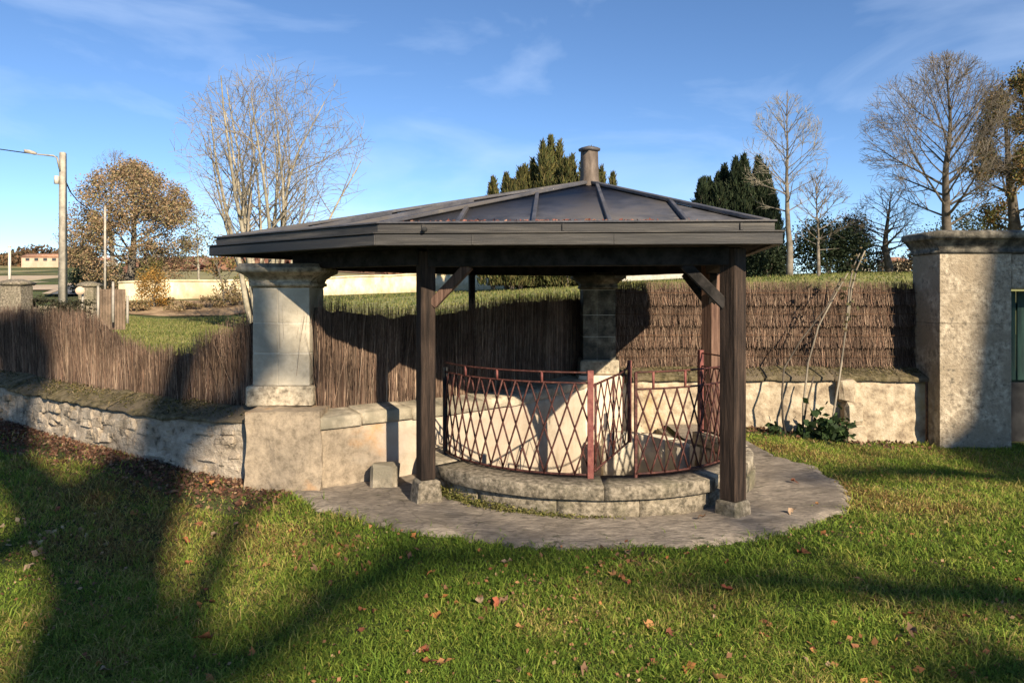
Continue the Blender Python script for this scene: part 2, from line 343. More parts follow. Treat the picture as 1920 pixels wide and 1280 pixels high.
# ------------------------------------------------------------------ ground
def axis(pts):
    out = []
    for (a, b, s) in pts: out += list(np.arange(a, b, s))
    return np.array(out + [pts[-1][1]])
gx = axis([(-900, -200, 70), (-200, -40, 12), (-40, -12, 1.6), (-12, 8, 0.11), (8, 40, 1.6), (40, 200, 12), (200, 900, 70)])
gy = axis([(-120, -20, 10), (-20, 1, 1.2), (1, 13, 0.11), (13, 40, 0.9), (40, 120, 5), (120, 800, 40)])
X, Y = np.meshgrid(gx, gy); Z = terrain_z(X, Y)
rr, aa = polar(X, Y)
pit = ((rr < 1.36) | ((Y > 7.4) & (X > -0.4) & (X < 1.80))) & (Y < wall_y(X) + 0.16) & (X < 2.0)
Z = np.where(pit, -0.95, Z)
under = (rr < apron_r(aa) - 0.12) & (aa < 31) & (Y < wall_y(X) + 0.1) & ~pit
Z = np.where(under, np.minimum(Z, 0.0) - 0.05, Z)
nx, ny = len(gx), len(gy)
idx = np.arange(nx * ny).reshape(ny, nx)
F = np.stack([idx[:-1, :-1], idx[:-1, 1:], idx[1:, 1:], idx[1:, :-1]], axis=2).reshape(-1, 4)
m, nt, b = _new('lawn_soil'); v = _pos(nt)
c = _ramp(nt, _noise(nt, v, 9, 9, 0.7), [(0.3, (0.022, 0.026, 0.009)), (0.5, (0.055, 0.065, 0.018)), (0.7, (0.12, 0.105, 0.045))])
c = _mix(nt, _ramp(nt, _noise(nt, v, 0.35, 5), [(0.45, (0, 0, 0)), (0.6, (1, 1, 1))]), c, (0.095, 0.115, 0.028))
nt.links.new(c, b.inputs['Base Color']); b.inputs['Roughness'].default_value = 1.0; _bump(nt, b, _noise(nt, v, 30, 8), 1.0, 0.04)
M['soil'] = m
terr = obj('terrain', np.stack([X, Y, Z], axis=2).reshape(-1, 3), F, m, smooth=True); tag(terr, kind='structure')

def sheet(name, outline_uv, m, dz=0.03, nu=24, nv=24):
    """sheet laid on the terrain between four plan corners (bilinear)"""
    (a, b_, c_, d_) = [Vector(p) for p in outline_uv]
    V = []
    for j in range(nv + 1):
        for i in range(nu + 1):
            s, t = i / nu, j / nv
            p = (a * (1 - s) + b_ * s) * (1 - t) + (d_ * (1 - s) + c_ * s) * t
            V.append((p.x, p.y, tz(p.x, p.y) + dz))
    id_ = np.arange((nu + 1) * (nv + 1)).reshape(nv + 1, nu + 1)
    F = np.stack([id_[:-1, :-1], id_[:-1, 1:], id_[1:, 1:], id_[1:, :-1]], axis=2).reshape(-1, 4)
    return tag(obj(name, V, F, m, smooth=True), kind='structure')
def pu(x, d): return ((x - 960) / FPX * d, d)
sheet('ploughed_field', (pu(-500, 62), pu(112, 62), pu(158, 120), pu(-500, 120)), M['field'], 0.10)
sheet('meadow', (pu(-700, 125), pu(160, 125), pu(170, 290), pu(-700, 290)), M['pasture'], 0.15)
sheet('meadow', (pu(225, 46), pu(990, 46), pu(960, 85), pu(215, 85)), M['pasture'], 0.10)
sheet('vineyard_slope', (pu(225, 87), pu(960, 87), pu(950, 290), pu(240, 290)), M['bank'], 0.15)
sheet('road', (pu(95, 48), pu(150, 48), pu(202, 175), pu(180, 175)), M['asphalt'], 0.22, 6, 40)
sheet('road_verge', (pu(78, 48), pu(94, 48), pu(179, 175), pu(172, 175)), M['field'], 0.24, 4, 40)
M['far_lawn'] = mottle('far_lawn', [(0.3, (0.15, 0.165, 0.045)), (0.7, (0.25, 0.25, 0.08))], scale=2.5, big=(0.27, 0.24, 0.10), bigscale=0.3, bump=0.8, bscale=14, tint=False)
sheet('garden_lawn', (pu(930, 12.5), pu(2700, 12.5), pu(2700, 75), pu(930, 75)), M['far_lawn'], 0.04, 60, 60)
sheet('garden_lawn', (pu(120, 14), pu(929, 12.5), pu(929, 34), pu(200, 34)), M['far_lawn'], 0.04, 40, 40)
sheet('earth_bank', (pu(238, 34.5), pu(470, 34.5), pu(470, 39.2), pu(238, 39.2)), M['bank'], 0.05)

n = 46000; dd_ = np.concatenate([NR.uniform(13, 33, n // 2), NR.uniform(13, 40, n // 2)]); uu = np.concatenate([NR.uniform(-0.58, -0.32, n // 2), NR.uniform(-0.3, 0.62, n // 2)]); xs = uu * dd_
tn = np.array([mnoise.noise(Vector((a * 0.5, b_ * 0.5, 51.0))) for a, b_ in zip(xs, dd_)]); hh = (0.05 + 0.07 * np.clip(tn + 0.3, 0, 1)) * NR.uniform(0.6, 1.4, n); th = NR.uniform(0, np.pi, n)
sv = np.column_stack([np.cos(th), np.sin(th), np.zeros(n)]) * (0.012 + 0.0006 * dd_)[:, None]; bb = np.column_stack([xs, dd_, terrain_z(xs, dd_) + 0.03]); tp = bb + np.column_stack([NR.normal(0, 0.03, n), NR.normal(0, 0.03, n), hh])
pal = np.array([(0.13, 0.16, 0.035), (0.19, 0.20, 0.055), (0.25, 0.225, 0.085), (0.09, 0.12, 0.03)]); cw = pal[np.clip((NR.random(n) * 2.6 + 1.4 * tn + 0.8).astype(int), 0, 3)] * NR.uniform(0.75, 1.25, (n, 1))
o = obj('grass', np.stack([bb - sv, bb + sv, tp], axis=1).reshape(-1, 3), np.arange(n)[:, None] * 3 + np.arange(3)[None], M['blade'], None, col=np.repeat(cw, 3, axis=0)); tag(o, 'rough tufted grass of the garden beyond the brushwood fence', 'grass', None, 'stuff')
# paving round the basin
sheet('paving_corner', ((1.87, 7.3), (2.55, 7.3), (2.5, 9.05), (1.87, 9.05)), M['paving'], 0.03, 10, 16)
degs = np.arange(-195, 31, 0.75); rads = np.linspace(0, 1, 26)
V = []
for a in degs:
    ro = apron_r(a) * (1 + 0.035 * vnoise(a * 0.11, 0, 1.0, 3.0) + 0.030 * vnoise(a * 0.45, 0, 1.0, 9.0)); ri = 1.3
    for t in rads:
        r_ = ri + (ro - ri) * t; x = CX + r_ * math.cos(math.radians(a)); y = CY + r_ * math.sin(math.radians(a))
        edge = -0.035 * max(0, (t - 0.93) / 0.07)
        V.append((x, y, 0.028 + 0.014 * vnoise(x, y, 2.3) + 0.012 * vnoise(x, y, 7.0, 4.0) + 0.006 * vnoise(x, y, 19.0, 6.0) + edge + max(0, tz(x, y)) * 0.55 + min(0, tz(x, y)) * 0.5))
id_ = np.arange(len(degs) * len(rads)).reshape(len(degs), len(rads))
F = np.stack([id_[:-1, :-1], id_[:-1, 1:], id_[1:, 1:], id_[1:, :-1]], axis=2).reshape(-1, 4)
m = M['paving']; nt = m.node_tree
vor = nt.nodes.new('ShaderNodeTexVoronoi'); vor.feature = 'DISTANCE_TO_EDGE'; vor.inputs['Scale'].default_value = 1.25
nz = nt.nodes.new('ShaderNodeTexNoise'); nz.inputs['Scale'].default_value = 3.0
va = nt.nodes.new('ShaderNodeVectorMath'); va.operation = 'ADD'; gp = nt.nodes.new('ShaderNodeNewGeometry')
nt.links.new(gp.outputs['Position'], va.inputs[0]); nt.links.new(nz.outputs['Color'], va.inputs[1]); nt.links.new(va.outputs[0], vor.inputs['Vector'])
b = nt.nodes['Principled BSDF']; old = b.inputs['Base Color'].links[0].from_socket
nt.links.new(_mix(nt, _ramp(nt, vor.outputs['Distance'], [(0.0, (0.4, 0.4, 0.4)), (0.014, (0, 0, 0))]), old, (0.055, 0.048, 0.035)), b.inputs['Base Color'])
tag(obj('paving', V, F, m, smooth=True), kind='structure')

# ------------------------------------------------------------------ walls
M['niche'] = mottle('niche', [(0.25, (0.42, 0.34, 0.255)), (0.5, (0.51, 0.425, 0.325)), (0.75, (0.57, 0.48, 0.375))], big=(0.44, 0.34, 0.265), bigscale=1.6, bigpos=(0.5, 0.7), scale=5, bump=0.3, bscale=30)
nt = M['niche'].node_tree; b = nt.nodes['Principled BSDF']; old = b.inputs['Base Color'].links[0].from_socket
sx = nt.nodes.new('ShaderNodeSeparateXYZ'); g_ = nt.nodes.new('ShaderNodeNewGeometry'); nt.links.new(g_.outputs['Position'], sx.inputs[0])
mr = nt.nodes.new('ShaderNodeMapRange'); mr.inputs[1].default_value = -1.62; mr.inputs[2].default_value = -0.98; mr.inputs[3].default_value = 0.62; mr.inputs[4].default_value = -0.06
nt.links.new(sx.outputs['X'], mr.inputs[0]); ad = nt.nodes.new('ShaderNodeMath'); ad.operation = 'ADD'; nt.links.new(mr.outputs[0], ad.inputs[0]); nt.links.new(_noise(nt, _pos(nt), 3.2, 7, 0.7), ad.inputs[1])
dirt = _ramp(nt, _noise(nt, _pos(nt), 13, 12, 0.78), [(0.34, (0.14, 0.11, 0.076)), (0.52, (0.29, 0.23, 0.162)), (0.70, (0.40, 0.32, 0.226))])
dirt = _mix(nt, _ramp(nt, _noise(nt, _pos(nt), 2.3, 4, 0.6), [(0.56, (0, 0, 0)), (0.68, (1, 1, 1))]), dirt, (0.40, 0.235, 0.115))
nt.links.new(_mix(nt, _ramp(nt, ad.outputs[0], [(0.58, (0, 0, 0)), (0.80, (1, 1, 1))]), old, dirt), b.inputs['Base Color'])
def wall_body(name, line, thick, z_low, z_top, m, parent, rough=0.015, seed=1.0, nz=14):
    ln = smooth_line(line, 0.055); nm = normals2(ln)
    V = []; k = nz + 1
    for p, n in zip(ln, nm):
        lo = z_low(p.x, p.y) if callable(z_low) else z_low; hi = z_top(p.x) if callable(z_top) else z_top
        for j in range(k):
            z = lo + (hi - lo) * j / nz
            q = Vector((p.x * 4 + seed, p.y * 4, z * 5))
            dsp = rough * (mnoise.noise(q) + 0.6 * mnoise.noise(q * 3.1)) - 0.02 * (1 - j / nz)
            V.append((p.x + n.x * (0.012 + dsp), p.y + n.y * (0.012 + dsp), z))
        V.append((p.x + n.x * thick, p.y + n.y * thick, hi)); V.append((p.x + n.x * thick, p.y + n.y * thick, lo))
    w = k + 2; id_ = np.arange(len(ln) * w).reshape(len(ln), w)
    F = np.stack([id_[:-1, :-1], id_[1:, :-1], id_[1:, 1:], id_[:-1, 1:]], axis=2).reshape(-1, 4)
    ends = np.array([list(id_[0]), list(id_[-1][::-1])])
    return obj(name, V, [F, ends], m, parent, smooth=False)

def coping(line, parent, z_front, z_back, depth, face, over, m, stone=0.8, name='coping_stone', gap=0.006, rough=0.012):
    """sloping coping stones laid along a wall head"""
    ln = smooth_line(line, 0.05); nm = normals2(ln); L = 0.0; start = 0
    cuts = []; nxt = stone * R.uniform(0.7, 1.2)
    for i in range(1, len(ln)):
        L += (ln[i] - ln[i - 1]).length
        if L >= nxt or i == len(ln) - 1:
            cuts.append((start, i)); start = i; L = 0; nxt = stone * R.uniform(0.75, 1.3)
    for (a, b_) in cuts:
        if b_ - a < 2: continue
        dzs = R.uniform(-0.006, 0.006); secs = []
        for i in range(a, b_ + 1):
            p, n = ln[i], nm[i]; e = 0
            if i == a: p = p + (ln[i + 1] - p).normalized() * gap
            if i == b_: p = p + (ln[i - 1] - p).normalized() * gap
            zf = (z_front(p.x) if callable(z_front) else z_front) + dzs; zb = (z_back(p.x) if callable(z_back) else z_back) + dzs
            prof = [(-over + 0.003, zf - face), (-over, zf - face + 0.006), (-over, zf - 0.008), (-over + 0.01, zf), (depth * 0.3, zf + (zb - zf) * 0.38), (depth * 0.65, zf + (zb - zf) * 0.72), (depth, zb), (depth, zf - face)]
            row = []
            for (o_, z) in prof:
                h = rough * mnoise.noise(Vector((p.x * 6, p.y * 6, z * 9 + o_ * 8)))
                row.append((p.x + n.x * (o_ + h), p.y + n.y * (o_ + h), z + h * 1.5))
            secs.append(row)
        V, F = loft(secs); obj(name, V, F, m, parent)

lw = empty('rubble_wall', (-4.35, 7.33, 0.1))
tag(lw, 'low rubble wall with mossy sloping top curving away left of the stone pillar', 'wall')
wall_body('wall_face', LEFT, 0.42, lambda x, y: tz(x, y) - 0.25, 0.53, M['rubble'], lw, 0.03, 1.0)
coping(LEFT, lw, 0.565, lambda x: 0.69 + 0.02 * math.sin(x * 3), 0.34, 0.03, 0.02, M['moss'], 1.3, rough=0.02)
# stones standing proud of the plaster
ln = smooth_line(LEFT[1:], 0.05); nm = normals2(ln)
for k in range(150):
    i = R.randrange(60, len(ln) - 3); p, n = ln[i], nm[i]; g_ = tz(p.x, p.y); z = R.uniform(g_ + 0.02, 0.47)
    w, h = R.uniform(0.045, 0.10), R.uniform(0.022, 0.05); t = Vector((n.y, -n.x)); tl = R.uniform(-0.012, 0.012); dp = R.uniform(0.004, 0.018)
    c8 = []
    for zz, sh in ((z - h, 1), (z + h, 0.85)):
        for (sx, sy) in ((-1, -dp), (1, -dp), (1, 0.06), (-1, 0.06)):
            q = p + t * (sx * w * sh) + n * sy; c8.append((q.x, q.y, zz + sx * tl))
    me = hexa(c8, 0.013, 0.009); me.materials.append(M['rubble']); link('stone', me, lw)

nw = empty('niche_wall', (0.0, 7.32, 0.0))
tag(nw, 'pale rendered curved wall behind the round basin under the roof', 'wall')
wall_body('wall_face', [(-1.62, 6.0)] + NICHE[1:], 0.36, -0.95, 0.50, M['niche'], nw, 0.008, 5.0, 18)
coping(NICHE, nw, 0.605, 0.64, 0.40, 0.095, 0.008, M['coping_stone'], 0.36, rough=0.004)

rw = empty('garden_wall', (3.2, 9.1, -0.2))
tag(rw, 'stained cream garden wall between the basin and the gate pier', 'wall')
wall_body('wall_face', RIGHT, 0.42, lambda x, y: -0.95 if x < 2.0 else tz(x, y - 0.1) - 0.25, 0.55, M['old_wall'], rw, 0.02, 9.0)
coping(RIGHT, rw, 0.60, lambda x: 0.73 + 0.02 * math.sin(x * 4), 0.42, 0.05, 0.03, M['moss'], 0.85)
# a short repair buttress of rough stone
for k, (x0, x1, z0, z1) in enumerate(((3.95, 4.22, -0.25, 0.05), (3.98, 4.19, 0.055, 0.30), (3.93, 4.12, 0.305, 0.57))):
    block('stone', x0, x1, 8.93 - 0.03 * (2 - k), 9.1, z0, z1, M['old_wall'], rw, 0.03, 0.02)

# ------------------------------------------------------------------ stone pillars
def square_moulding(cx, cy, prof, hx=0.0, hy=0.0):
    return loft([[(cx - hx - w, cy - hy - w, z), (cx + hx + w, cy - hy - w, z), (cx + hx + w, cy + hy + w, z), (cx - hx - w, cy + hy + w, z)] for (z, w) in prof])

def stone_pillar(px_, py_, s, label, zg, front=0.0, shaft='shaft_stone', cap='limestone'):
    """shaft of paired blocks on a pedestal, moulded cap above"""
    t = empty('stone_pillar', (px_, py_, zg)); tag(t, label, 'pillar', 'pillars of the well shelter wall')
    h = 0.235 * s
    if front:
        bm = bmesh.new(); bmesh.ops.create_cube(bm, size=1.0); bmesh.ops.subdivide_edges(bm, edges=bm.edges[:], cuts=18, use_grid_fill=True)
        x0, x1, y0, y1, z0, z1 = px_ - 0.19, px_ + 0.40, py_ - h - front, py_ + h, zg - 0.2, 0.655
        for v in bm.verts:
            c = v.co; fz = c.z + 0.5; q = Vector((c.x * 2.2, c.y * 3, c.z * 2.4)); dn = 0.022 * mnoise.noise(q) + 0.012 * mnoise.noise(q * 3.3)
            c.x, c.y, c.z = x0 + (x1 - x0) * (c.x + 0.5) + (0.02 * (1 - fz) if c.x > 0 else 0) + dn, y0 + (y1 - y0) * (c.y + 0.5) - 0.03 * (1 - fz) * (0.5 - c.y) + dn, z0 + (z1 - z0) * fz + dn * 0.6
        me = bpy.data.meshes.new('base'); bm.to_mesh(me); bm.free(); me.materials.append(M['niche']); link('base', me, t)
    else:
        block('base', px_ - 0.31 * s, px_ + 0.31 * s, py_ - h - 0.10, py_ + h + 0.06, zg - 0.25, 0.655, M['plaster'], t, 0.015, 0.004)
    block('pedestal', px_ - 0.278 * s, px_ + 0.278 * s, py_ - h - 0.05, py_ + h + 0.05, 0.66, 0.828, M['limestone'], t, 0.012, 0.004)
    zc = [0.832, 1.105, 1.36, 1.655]
    for k in range(3):
        for (a, b_) in ((-h, -0.0265), (-0.0245, h)):
            block('shaft_block', px_ + a, px_ + b_, py_ - h, py_ + h, zc[k], zc[k + 1] - 0.006, M[shaft], t, 0.004, 0.0)
    block('mortar', px_ - h + 0.004, px_ + h - 0.004, py_ - h + 0.0045, py_ + h - 0.004, 0.83, 1.66, M['white_paint'], t, 0.0, 0.0)
    prof = [(1.655, h), (1.668, h + 0.004), (1.67, h + 0.022), (1.685, h + 0.026), (1.70, h + 0.022), (1.702, h + 0.01), (1.73, h + 0.02), (1.765, h + 0.06), (1.785, h + 0.095), (1.79, h + 0.105), (1.825, h + 0.108), (1.83, h + 0.098), (1.86, h + 0.085)]
    V, F = square_moulding(px_, py_, prof); obj('capital', V, F, M[cap], t)
    return t
LPX, LPY = -1.955, 6.56
stone_pillar(LPX, LPY, 1.02, 'large stone pillar with moulded cap at the left end of the roof, in front of the brushwood', 0.05, 0.31)
stone_pillar(1.03, 9.0, 0.82, 'stone pillar standing in deep shade at the back of the shelter, behind the open gate', -0.6, 0.0, 'cap_stone', 'cap_stone')  # darker stone colour on shaft and capital stands in for the roof's shade
block_o = block('stone_block', -1.16, -0.94, 6.07, 6.27, 0.0, 0.205, M['coping_stone'], None, 0.025, 0.012)
tag(block_o, 'small pale squared stone block on the paving beside the left timber post', 'stone block')

# ------------------------------------------------------------------ gateway on the right
gp = empty('stone_gateway', (5.5, 9.05, -0.2)); tag(gp, 'tall stone gateway with projecting cornice at the right edge of the picture', 'gateway')
PX0, PX1, PY0, PY1 = 5.02, 5.86, 8.76, 9.36
zz = [-0.4, 0.02, 0.36, 0.72, 1.262, 1.62, 2.08]
for k in range(6):
    cut = [PX0, PX1] if k in (0, 3, 5) else ([PX0, PX0 + 0.37, PX1] if k % 2 else [PX0, PX0 + 0.55, PX1])
    for a, b_ in zip(cut[:-1], cut[1:]):
        block('pier_block', a + 0.0005, b_ - 0.0005, PY0 + (0.0015 if k % 2 else 0), PY1, zz[k], zz[k + 1] - (0.004 if k == 3 else 0.0012), M['pier_stone'], gp, 0.0022, 0.0006)
block('lintel', PX1 + 0.004, 7.6, PY0 + 0.01, PY1, 1.665, 2.078, M['pier_stone'], gp, 0.012, 0.004)
block('far_pier', 7.3, 8.2, PY0, PY1, -0.4, 1.66, M['pier_stone'], gp, 0.012, 0.004)
cp = [(2.08, 0.0), (2.085, 0.02), (2.115, 0.025), (2.12, 0.012), (2.17, 0.03), (2.23, 0.06), (2.25, 0.075), (2.255, 0.09), (2.325, 0.094), (2.33, 0.082), (2.35, 0.04)]
V, F = square_moulding((PX0 + 8.2) / 2, (PY0 + PY1) / 2, cp, (8.2 - PX0) / 2, (PY1 - PY0) / 2)
obj('cornice', V, F, M['cap_stone'], gp)
dg = empty('wooden_gate', (6.5, 9.15, -0.2)); tag(dg, 'dark green gate of narrow upright boards set back in the stone gateway', 'gate')
for k in range(13):
    x0 = PX1 + 0.01 + k * 0.11
    block('board', x0, x0 + 0.092, 9.16, 9.19, 0.55, 1.64, M['green_paint'], dg, 0.004, 0.0)
block('lower_panel', PX1 + 0.005, 7.29, 9.15, 9.20, -0.2, 0.52, M['black'], dg, 0.004, 0.0)
block('rail', PX1 + 0.005, 7.29, 9.20, 9.24, 1.4, 1.5, M['green_paint'], dg, 0.004, 0.0)
V, F = polytube([(4.96, 8.93, -0.25), (4.962, 8.93, 0.15), (4.958, 8.93, 0.56)], 0.014, 6)
tag(obj('iron_bar', V, F, M['rust']), 'thin rusty upright bar against the wall beside the gate pier', 'bar')

# ------------------------------------------------------------------ brushwood on the walls
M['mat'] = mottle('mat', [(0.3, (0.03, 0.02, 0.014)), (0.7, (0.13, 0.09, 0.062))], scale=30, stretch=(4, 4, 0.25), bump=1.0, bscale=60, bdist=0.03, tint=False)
def twig_mesh(name, P0, P1, rad, col, parent, k=3):
    V, F, si = tubes(P0, P1, rad, np.asarray(rad) * 0.35, k)
    o = obj(name, V, F, M['twig'], parent, col=col[si]); o['kind'] = 'stuff'
    return o
TW = np.array([[0.12, 0.076, 0.054], [0.19, 0.125, 0.088], [0.28, 0.19, 0.132], [0.40, 0.29, 0.205], [0.072, 0.046, 0.034], [0.23, 0.135, 0.092]])
def twig_cols(n, rng):
    w = rng.choice(len(TW), n, p=[0.25, 0.28, 0.17, 0.06, 0.14, 0.10]); return TW[w] * rng.uniform(0.5, 1.35, (n, 1)) * np.array([1.04, 1.04, 1.03])

def brushwood(line, off, z0, top, name, label, dens, bands=None, tilt=0.035, wires=(), parentcat='fence', layers=0.07, ragged=0.10):
    ln = smooth_line(line, 0.04); nm = normals2(ln)
    t = empty(name, (ln[len(ln) // 2].x, ln[len(ln) // 2].y, 0.7)); tag(t, label, parentcat)
    P = np.array([[p.x, p.y] for p in ln]); N = np.array([[n.x, n.y] for n in nm]); Lc = np.concatenate([[0], np.cumsum(np.linalg.norm(np.diff(P, axis=0), axis=1))])
    rng = np.random.default_rng(int(dens) + len(ln))
    def spot(n):
        s = rng.uniform(0, Lc[-1], n); i = np.clip(np.searchsorted(Lc, s) - 1, 0, len(Lc) - 2); f = ((s - Lc[i]) / (Lc[i + 1] - Lc[i]))[:, None]
        p = P[i] * (1 - f) + P[i + 1] * f; nn = N[i]
        return s, p, nn
    if bands is None:
        n = int(Lc[-1] * dens); s, p, nn = spot(n); o_ = rng.uniform(0, layers, (n, 1)); base = p + nn * (off + o_)
        tp = np.array([top(x) for x in p[:, 0]]); hgt = (tp - z0) * (1 - np.abs(rng.normal(0, ragged, n))) + rng.uniform(-0.04, 0.05, n)
        short = rng.random(n) < 0.45; hgt = np.where(short, hgt * rng.uniform(0.35, 0.9, n), hgt)
        lean = rng.normal(0, tilt, (n, 2)) * hgt[:, None] * np.where(rng.random((n, 1)) < 0.14, 2.6, 1.0); lean = nn * np.sum(lean * nn, axis=1, keepdims=True) * 0.35 + (lean - nn * np.sum(lean * nn, axis=1, keepdims=True))
        P0 = np.column_stack([base, z0 + rng.uniform(-0.03, 0.03, n)]); P1 = np.column_stack([base + lean, z0 + hgt])
        twig_mesh('twigs', P0, P1, rng.uniform(0.0016, 0.0036, n), twig_cols(n, rng), t)
    else:
        for (a, b_) in bands:
            n = int(Lc[-1] * dens); s, p, nn = spot(n); o_ = rng.uniform(0, layers, (n, 1)) ; base = p + nn * (off + o_)
            zb = a - 0.012 + rng.normal(0, 0.010, n); ztp = b_ + rng.normal(0.008, 0.016, n) - (rng.random(n) < 0.15) * rng.uniform(0, 0.15, n)
            lean = rng.normal(0, tilt, (n, 2)) * 0.35; bow = np.where(o_ < layers * 0.4, -0.02, 0.0)
            P0 = np.column_stack([base - nn * 0.022 - lean * 0.5, zb]); P1 = np.column_stack([base + lean + nn * 0.022, ztp])
            twig_mesh('twig_row', P0, P1, rng.uniform(0.0016, 0.0036, n), twig_cols(n, rng), t)
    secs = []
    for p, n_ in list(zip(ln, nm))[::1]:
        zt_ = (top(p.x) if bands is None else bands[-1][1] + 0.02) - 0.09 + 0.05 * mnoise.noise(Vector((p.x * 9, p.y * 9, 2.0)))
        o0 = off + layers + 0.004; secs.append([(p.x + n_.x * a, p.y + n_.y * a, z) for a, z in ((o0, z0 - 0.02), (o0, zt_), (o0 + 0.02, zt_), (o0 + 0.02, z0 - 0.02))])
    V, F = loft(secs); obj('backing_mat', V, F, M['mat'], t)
    for z in wires:
        V, F = polytube([(p.x + n.x * (off - 0.03), p.y + n.y * (off - 0.03), z) for p, n in list(zip(ln, nm))[::4]], 0.003, 4)
        obj('wire', V, F, M['rust'], t)
    return t

def left_top(x):
    return np.interp(x, [-13, -5.9, -5.0, -4.5, -4.15, -3.95, -3.5, -3.0, -2.85, -2.6, -2.35, -2.1],
                     [1.42, 1.40, 1.41, 1.36, 1.30, 1.12, 1.07, 1.08, 1.22, 1.30, 1.42, 1.50]) + 0.05 * vnoise(x, 0, 3.0) + 0.045 * vnoise(x, 0, 11.0, 5.0) + 0.04
def niche_top(x):
    return np.interp(x, [-1.8, -1.55, -1.2, -0.9, -0.5, 0, 0.5, 1.2], [1.60, 1.60, 1.53, 1.49, 1.50, 1.55, 1.60, 1.62]) + 0.025 * vnoise(x, 0, 5.0, 2.0)
brushwood(LEFT[1:] + [(-1.86, 6.1)], 0.25, 0.66, left_top, 'brushwood_fence', 'ragged brown brushwood fence sagging on the mossy wall left of the stone pillar', 2000, tilt=0.07, ragged=0.14)
brushwood([(-1.47, 6.09)] + NICHE[1:] + [(1.25, 9.3), (1.5, 9.7)], 0.28, 0.60, niche_top, 'brushwood_fence', 'brown brushwood fence under the roof, mostly in black shadow', 1900, tilt=0.035, ragged=0.08)
brushwood([(1.0, 8.98)] + RIGHT, 0.27, 0.7, None, 'brushwood_fence', 'brushwood fence in four horizontal rows between the shelter and the gate pier', 950,
          bands=[(0.70, 0.95), (0.95, 1.22), (1.22, 1.48), (1.48, 1.74)], tilt=0.07, wires=(0.83, 1.09, 1.36, 1.62))

# ------------------------------------------------------------------ the basin: parapet, pit, step
def arc_stone(name, a0, a1, prof, m, parent, n=8, rough=0.004, gap=0.12):
    """curved stone between two angles; prof lists (radius, height)"""
    secs = []
    for i in range(n + 1):
        a = math.radians(a0 + gap + (a1 - a0 - 2 * gap) * i / n); row = []
        for (r_, z) in prof:
            h = rough * mnoise.noise(Vector((math.cos(a) * r_ * 5, math.sin(a) * r_ * 5, z * 14)))
            row.append((CX + (r_ + h) * math.cos(a), CY + (r_ + h) * math.sin(a), z + h))
        secs.append(row)
    V, F = loft(secs); return obj(name, V, F, m, parent)
bs = empty('round_basin', (CX, CY, 0)); tag(bs, 'round sunken stone basin with a low curved parapet and a step in front', 'basin')
low = [(1.24, -0.06), (1.47, -0.06), (1.475, 0.143), (1.47, 0.148), (1.24, 0.148)]
for a0, a1 in zip((-198, -172, -150, -128, -103, -80, -57, -32, -5), (-172, -150, -128, -103, -80, -57, -32, -5, 26)):
    arc_stone('parapet_stone', a0, a1, low, M['grey_stone'], bs)
up = [(1.235, 0.155), (1.512, 0.155), (1.518, 0.160), (1.518, 0.247), (1.512, 0.253), (1.235, 0.264)]
for a0, a1 in zip((-146, -90), (-90, -56)):
    arc_stone('step_slab', a0, a1, up, M['grey_stone'], bs, 16)
up2 = [(1.235, 0.155), (1.455, 0.155), (1.46, 0.245), (1.452, 0.252), (1.235, 0.262)]
for a0, a1 in zip((-198, -172, -56, -32, -5), (-172, -147, -32, -5, 26)):
    arc_stone('parapet_stone', a0, a1, up2, M['limestone'], bs, 6)
secs = [[(CX + 1.24 * math.cos(math.radians(a)), CY + 1.24 * math.sin(math.radians(a)), z) for z in (-0.9, 0.13)] for a in range(-200, 32, 4)]
V = np.array(secs).reshape(-1, 3); id_ = np.arange(len(V)).reshape(-1, 2)
obj('pit_lining', V, np.stack([id_[:-1, 0], id_[1:, 0], id_[1:, 1], id_[:-1, 1]], axis=1), M['pale_stone'], bs)
block('pit_wall', 1.74, 1.90, 7.5, 9.05, -0.9, -0.02, M['grey_stone'], bs, 0.02, 0.006)
block('pit_floor', -0.5, 1.74, 7.0, 9.1, -0.72, -0.6, M['paving'], bs, 0.0, 0.0)
V = [(CX, CY, -0.59)] + [(CX + 1.3 * math.cos(a / 24 * math.pi), CY + 1.3 * math.sin(a / 24 * math.pi), -0.59) for a in range(48)]
obj('basin_floor', V, np.array([(0, i + 1, (i + 1) % 48 + 1) for i in range(48)]), M['grey_stone'], bs)
# inner curved bench against the back wall
for k, (a0, a1) in enumerate(((-14, 22), (22, 58), (58, 92))):
    secs = []
    for i in range(7):
        a = math.radians(a0 + 0.5 + (a1 - a0 - 1) * i / 6)
        secs.append([(1.02 + r_ * math.cos(a), 7.55 + r_ * math.sin(a), z) for (r_, z) in ((0.62, -0.6), (0.80, -0.6), (0.80, 0.06), (0.78, 0.085), (0.62, 0.085))])
    V, F = loft(secs); obj('bench_stone', V, F, M['pale_stone'], bs)

